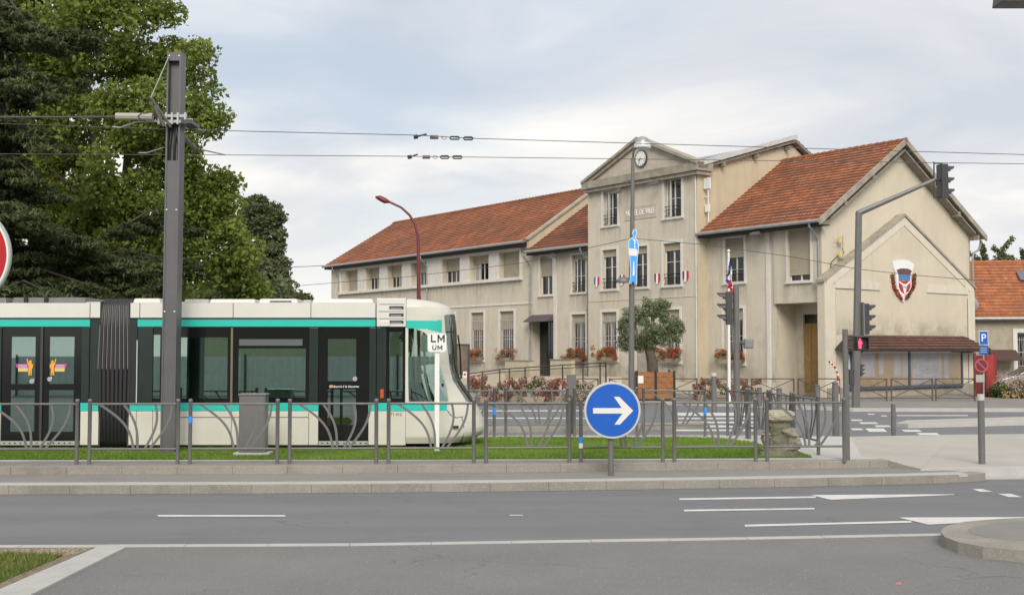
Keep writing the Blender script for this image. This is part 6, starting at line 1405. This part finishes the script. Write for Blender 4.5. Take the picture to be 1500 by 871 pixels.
# white flowering bushes by the gate
p = At(1480, 584, 54.5); p.z = .13; s = p.y/F; t = thing('flowering_bush', p, 'airy bush of tiny white flowers in front of the parked car', 'bush')
rs = np.random.RandomState(17); C = [((x-1480)*s, rs.uniform(-.6, .6), (583-y)*s) for x, y in [(rs.uniform(1457, 1525), rs.uniform(556, 582)) for _ in range(60)]]
leafmesh('foliage', cloudpts([c for c in C if c[2] < .65]*2, 60, .26, 4), .06, lf_flower, t, 3, elong=3); leafmesh('flowers', cloudpts([c for c in C if c[2] > .2]+[(c[0], c[1]-.3, c[2]+.15) for c in C], 40, .34, 6), .05, pet_white, t, 4, elong=1)
C2 = [((x-1480)*s, -.7, .12) for x in (1463, 1467, 1476, 1481, 1494, 1499)]; leafmesh('flowers', cloudpts(C2, 30, .12, 8), .06, leaf_mat('petals_orange', (.6, .3, .08), (.7, .45, .2), (.75, .6, .3), .2), t, 5, elong=1)
# parked car, its front part in the frame
cY = 58.5; p = At(1493, 585, cY); p.z = .13; car = thing('parked_car', p, 'silver car parked behind the white flowering bush at the right edge', 'car')
def carprof(w0, pts, n, m, parent, x=0, bev=.05): mb = MB(); mb.prism([(a, -w0, b) for a, b in pts], (0, 2*w0, 0)); return mb.build(n, m, parent, bevel=bev)
silver = mat('car_silver', (.30, .33, .36), .25, .6)
bo = carprof(.85, [(-1.25, .28), (-1.3, .55), (-1.22, .8), (-.6, .95), (.1, 1.02), (2.6, 1.02), (2.85, .8), (2.9, .35), (2.8, .25), (-1.1, .22)], 'body', silver, car)
carprof(.70, [(-.35, .98), (.35, 1.38), (.8, 1.46), (1.9, 1.44), (2.5, 1.02)], 'cabin', silver, car, bev=.08)
carprof(.715, [(-.2, 1.03), (.42, 1.34), (.8, 1.39), (1.1, 1.39), (1.1, 1.03)], 'side_window', pane_m, car, bev=.01); carprof(.715, [(1.18, 1.03), (1.18, 1.39), (1.85, 1.37), (2.3, 1.03)], 'side_window', pane_m, car, bev=.01)
mb = MB(); mb.add([(-.37, -.6, 1.0), (-.37, .6, 1.0), (.36, .55, 1.40), (.36, -.55, 1.40)], [(0, 1, 2, 3)]); mb.build('windscreen', pane_m, car)
for x in (-.62, 2.05):
    for y in (-.86, .70): wo = MB().lathe([(.24, y), (.31, y+.02), (.31, y+.14), (.24, y+.16)], (x, 0, .31), 20, 'y').build('wheel', black, car); MB().lathe([(.19, y-.004), (.19, y+.01)], (x, 0, .31), 16, 'y').build('rim', zinc, wo)
for y in (-.7, .45): MB().box(-1.31, -1.15, y, y+.28, .62, .76).build('headlight', mat('headlight', (.6, .62, .65), .1), car, bevel=.03)
# dark lamp head poking into the top right corner
c = At(1484, -6, 16.0); q = At(1540, -6, 16.0); t = thing('lamp_post', (q.x+.5, 16.0, 0), 'dark lamp head of a near post just poking into the top right corner', 'street lamp'); lo = t.location.copy()
MB().tube([(0, 0, 0), (0, 0, c.z+.5)], .07, 10).build('pole', metal_d, t); MB().tube([(0, 0, c.z+.45), (c.x-lo.x+.35, 0, c.z+.12)], .03, 8).build('arm', metal_d, t)
mb = MB(); a = At(1463.5, 0, 16).x-lo.x; b = At(1525, 0, 16).x-lo.x; z0 = At(1480, 5.5, 16).z; mb.add([(a, -.12, z0), (b, -.12, z0), (b, .25, z0), (a, .25, z0), (a+.0, -.1, z0+.14), (b, -.1, z0+.2), (b, .2, z0+.2), (a, .2, z0+.14)], [(0, 3, 2, 1), (4, 5, 6, 7), (0, 1, 5, 4), (1, 2, 6, 5), (2, 3, 7, 6), (3, 0, 4, 7)]); mb.build('lamp_head', metal_d, t, bevel=.01)
# ================================================================== TREES
def tree(name, Y, base_px, lobes, label, material, per, leaf, clumps, cr, seed, trunk, depth=1.0, squash=(1, 1, .8), hang=0, elong=1.5, shell=.45, cat='tree', gz=.13):
    b = At(base_px, 500, Y); b.z = gz; t = thing(name, b, label, cat); s = Y/F; rs = np.random.RandomState(seed); C = []
    top = None
    tb_ = Vector((0, 0, 0))
    for j, (x, y, r, dy) in enumerate(lobes):
        q = At(x, y, Y+dy)-b; R = r*s; k = max(3, int(clumps*(r/60.0)**2))
        for _ in range(k):
            d = rs.normal(size=3); d /= np.linalg.norm(d)
            if d[1] > .55: d[1] *= -1     # far backs carry fewer leaves
            rr = R*rs.uniform(shell, 1.0); C.append((q.x+d[0]*rr, q.y+d[1]*rr*depth, q.z+d[2]*rr))
    C = np.array(C); k = C[:, 2] > .4; C = C[k]
    leafmesh('crown', cloudpts(C, per, cr, seed+1, squash), leaf, material, t, seed+2, hang=hang, elong=elong)
    if trunk:
        tr, th, forks = trunk; MB().tube([(0, 0, -.1), (.05, 0, th*.4), (-.05, .1, th)], [tr*1.25, tr, tr*.8], 12).build('trunk', bark, t, smooth=True, auto=60)
        for (x, y, dy) in forks:
            q = At(x, y, Y+dy)-b; m_ = Vector((q.x*.45, q.y*.45, th+(q.z-th)*.42)); MB().tube([(-.05, .1, th-.3), m_, q], [tr*.55, tr*.32, tr*.08], 8).build('limb', bark, t, smooth=True, auto=60)
            for w in range(3):
                e = q+Vector((rs.uniform(-1.2, .4), rs.uniform(-1, 1), rs.uniform(.1, .8))); MB().tube([m_.lerp(q, .4+.2*w), e], [tr*.16, .02], 6).build('limb', bark, t, smooth=True, auto=60)
    return t
pl = [(20, -30, 80, 0), (110, -50, 75, 2), (200, -20, 50, 0), (232, 28, 30, -1), (150, 40, 70, -2), (60, 70, 80, 0), (215, 90, 50, 0), (275, 100, 30, -.5), (292, 84, 15, -1), (285, 150, 28, -1), (270, 180, 40, 0), (303, 172, 17, -1), (200, 170, 60, -2), (110, 160, 75, 0), (30, 170, 70, 0), (240, 240, 50, -1), (283, 226, 25, -1), (170, 260, 65, -2), (80, 270, 75, 0), (270, 290, 50, 0), (310, 275, 30, -1), (330, 305, 24, -1), (300, 330, 45, 0), (340, 345, 28, -1), (220, 340, 60, -2), (130, 350, 70, 0), (40, 360, 75, 0), (340, 385, 35, 0), (362, 372, 16, -1), (290, 395, 45, -1), (220, 410, 50, 0), (140, 420, 55, 0), (60, 425, 55, 1), (345, 420, 26, 0), (372, 428, 14, 0), (-50, 100, 100, 1), (-60, 280, 110, 1), (-120, -20, 90, 1), (-120, 400, 90, 1)]
tree('plane_tree', 43, 170, pl, 'huge bright green plane tree filling the sky left of the mast', lf_plane, 200, .125, 22, .74, 11, (.55, 4.5, [(60, 40, 1), (200, 60, 0), (130, 120, -1), (250, 180, 0), (20, 200, 1), (265, 290, 0), (260, 120, 0), (100, 260, -1)]), squash=(1, 1, .7))
# cedar with flat drooping boughs
cY_ = 33.0; b = At(-15, 500, cY_); b.z = .13; ct = thing('cedar_tree', b, 'dark blue green cedar with layered drooping boughs at the left edge', 'tree'); rs = np.random.RandomState(77); C = []; s = cY_/F
MB().tube([(0, 0, -.1), (.1, 0, 4), (0, 0, 10), (.1, 0, 16)], [.5, .42, .28, .1], 12).build('trunk', bark, ct, smooth=True, auto=60)
boughs = []
for (x0, y0, x1, y1, dy) in ((-10, 20, 45, 40, -1), (-10, 60, 75, 62, -2), (-10, 90, 132, 48, -1), (-10, 120, 70, 130, -3), (-10, 150, 112, 118, -1), (-10, 190, 62, 205, -3), (-15, 225, 95, 208, -1), (-15, 250, 55, 262, -3), (-15, 285, 85, 282, -2), (-15, 320, 62, 318, -4), (-15, 350, 130, 352, -2), (-15, 375, 180, 380, -1), (-15, 395, 235, 388, -1), (-15, 420, 150, 424, -3), (60, 400, 290, 385, 0), (40, 430, 230, 424, -1), (100, 410, 262, 405, -1), (-15, 300, -80, 330, -3), (-15, 200, -90, 220, -3), (-15, 440, 90, 436, -4), (160, 345, 275, 322, 1)):
    a_ = At(x0, y0, cY_)-b; e_ = At(x1, y1, cY_+dy)-b; mid = a_.lerp(e_, .5)+Vector((0, 0, .5)); pts = [a_, mid, e_]; n = 16
    MB().tube(pts, [.06, .035, .015], 6).build('limb', mat('bark_dark', (.05, .042, .035), .95), ct, smooth=True, auto=60); L = (e_-a_).length
    for k in range(int(L*7)):
        u = rs.uniform(.1, 1.0); q = a_.lerp(mid, u*2) if u < .5 else mid.lerp(e_, u*2-1); w = .9*(1.15-u)*min(1, L/4)+.15
        d = rs.uniform(-w, w); C.append((q.x+rs.uniform(-.25, .25), q.y+d*1.2, q.z-abs(d)*.22-rs.uniform(0, .42)))
leafmesh('crown', cloudpts(C, 210, .27, 4, (1.35, 1.2, .38)), .052, lf_cedar, ct, 6, hang=.4, elong=3.6)
# the dense inner mass of the cedar
C = [tuple(At(x, y, cY_+dy)-b) for x, y, dy in [(rs.uniform(-120, 12), rs.uniform(0, 440), rs.uniform(-1.5, 1.5)) for _ in range(300)]]
leafmesh('crown', cloudpts(C, 110, .6, 8, (1, 1, .5)), .07, lf_cedar, ct, 12, hang=.3, elong=3.2)
tree('lime_tree', 82, 388, [(385, 320, 30, 0), (375, 345, 34, 0), (400, 345, 26, 0), (370, 380, 36, 0), (402, 380, 28, 0), (395, 408, 34, -1), (370, 420, 34, 0), (412, 402, 18, 0), (372, 305, 18, 0), (398, 312, 15, 0), (380, 440, 36, 0)], 'rounded dark green tree standing alone between the plane tree and the hall', lf_dark, 150, .19, 60, .62, 21, (.35, 3, [(385, 360, 0)]), shell=.6)
tree('shrub_row', 96, 440, [(432, 436, 9, 0), (446, 440, 8, 0), (420, 440, 12, 0), (458, 442, 6, 0), (405, 445, 14, 0)], 'low far bushes just above the tram roof left of the hall', lf_dark, 90, .2, 150, .6, 22, None, cat='bushes')
tree('hedge', 62, 150, [(x, 452+random.uniform(-10, 6), 36, random.uniform(-2, 2)) for x in range(-200, 420, 26)], 'dark belt of undergrowth behind the tram below the tall trees', lf_dark, 110, .2, 60, .9, 24, None, cat='hedge')
tree('hedge', 61, 150, [(x, 510+random.uniform(-10, 6), 40, random.uniform(-2, 2)) for x in range(-200, 470, 30)], 'low shrubs behind the tram seen through its windows', lf_dark, 110, .2, 50, .9, 25, None, cat='hedge')
# bare twiggy branches over the right roof
bt = At(1455, 500, 74); bt.z = .13; t = thing('young_tree', bt, 'sparse young branches sticking up behind the orange roof at right', 'tree'); rs = np.random.RandomState(9); C = []
MB().tube([(0, 0, 0), (0, 0, 5), At(1460, 395, 74)-bt], [.15, .12, .08], 8).build('trunk', bark, t)
def TW(pts, dn=10):
    q = [At(x, y, 74)-bt for x, y in pts]; MB().tube(q, [.05, .04, .02][:len(q)] if len(q) <= 3 else .03, 5).build('limb', bark, t)
    for a, c in zip(q[:-1], q[1:]):
        for k in range(dn): C.append(tuple(a.lerp(c, (k+.5)/dn)))
TW([(1445, 385), (1441, 372), (1438, 359)]); TW([(1462, 385), (1468, 368), (1484, 348)], 8); TW([(1466, 374), (1455, 362)], 6); TW([(1465, 372), (1486, 379)], 8); TW([(1440, 385), (1420, 370)], 6); TW([(1500, 385), (1498, 365)], 10)
leafmesh('crown', cloudpts(C, 16, .2, 3), .14, lf_dark, t, 5)
tree('broad_tree', 78, 1470, [(1428, 390, 10, 0), (1448, 391, 11, 0), (1470, 388, 11, 0), (1500, 388, 12, 0), (1530, 388, 14, 0)], 'leafy treetop barely showing over the orange roof at the right edge', lf_dark, 60, .18, 70, .6, 33, (.3, 4, [(1480, 400, 0)]))
# ================================================================== across the road behind the photographer, mirrored in the tram windows
t = thing('hoarding', (0, -11, 0), 'pale corrugated hoarding mirrored in the tram windows', 'hoarding'); mb = MB()
x = -26.0; k = 0; hm_ = mat('hoarding_sheet', (.62, .66, .64), .5, var=.12)
while x < 22:
    mb.quad((x, 0, 0), (x+.16, 0, 0), (x+.16, 0, 2.05), (x, 0, 2.05)); mb.quad((x+.16, 0, 0), (x+.2, -.04, 0), (x+.2, -.04, 2.05), (x+.16, 0, 2.05)); mb.quad((x+.2, -.04, 0), (x+.36, -.04, 0), (x+.36, -.04, 2.05), (x+.2, -.04, 2.05)); mb.quad((x+.36, -.04, 0), (x+.4, 0, 0), (x+.4, 0, 2.05), (x+.36, -.04, 2.05)); x += .4
mb.build('sheet', hm_, t)
for k in range(13): MB().box(-26+4*k-.05, -26+4*k+.05, .02, .08, 0, 2.15).build('post', metal_d, t)
t = thing('opposite_house', (-14, -22, 0), 'pale house mirrored in the left tram windows', 'building'); MB().box(-6, 7, -6, 0, 0, 8).build('wall', mat('wall_opposite', (.5, .52, .36), .9, var=.15), t); roof((-6.4, .4, 8), (7.4, .4, 8), (-6.4, -3, 10.5), (7.4, -3, 10.5), tile_b, parent=t)
tree('opposite_tree', -24, 0, [], 'x', lf_dark, 1, .1, 1, .1, 1, None) if False else None
rs = np.random.RandomState(3)
for i, (x, y, r) in enumerate(((-4, -20, 3.2), (6, -22, 4.0), (18, -24, 4))):
    t = thing('opposite_tree', (x, y, 0), ['left', 'middle', 'right'][i]+' dark round tree mirrored in the tram windows', 'tree'); MB().tube([(0, 0, 0), (0, 0, 3.5)], [.3, .2], 8).build('trunk', bark, t)
    C = rs.normal(size=(60, 3)); C /= np.linalg.norm(C, axis=1)[:, None]; C = C*r*.8+np.array([0, 0, 4+r*.4]); leafmesh('crown', cloudpts(C, 60, 1.1, i), .35, lf_dark, t, i)
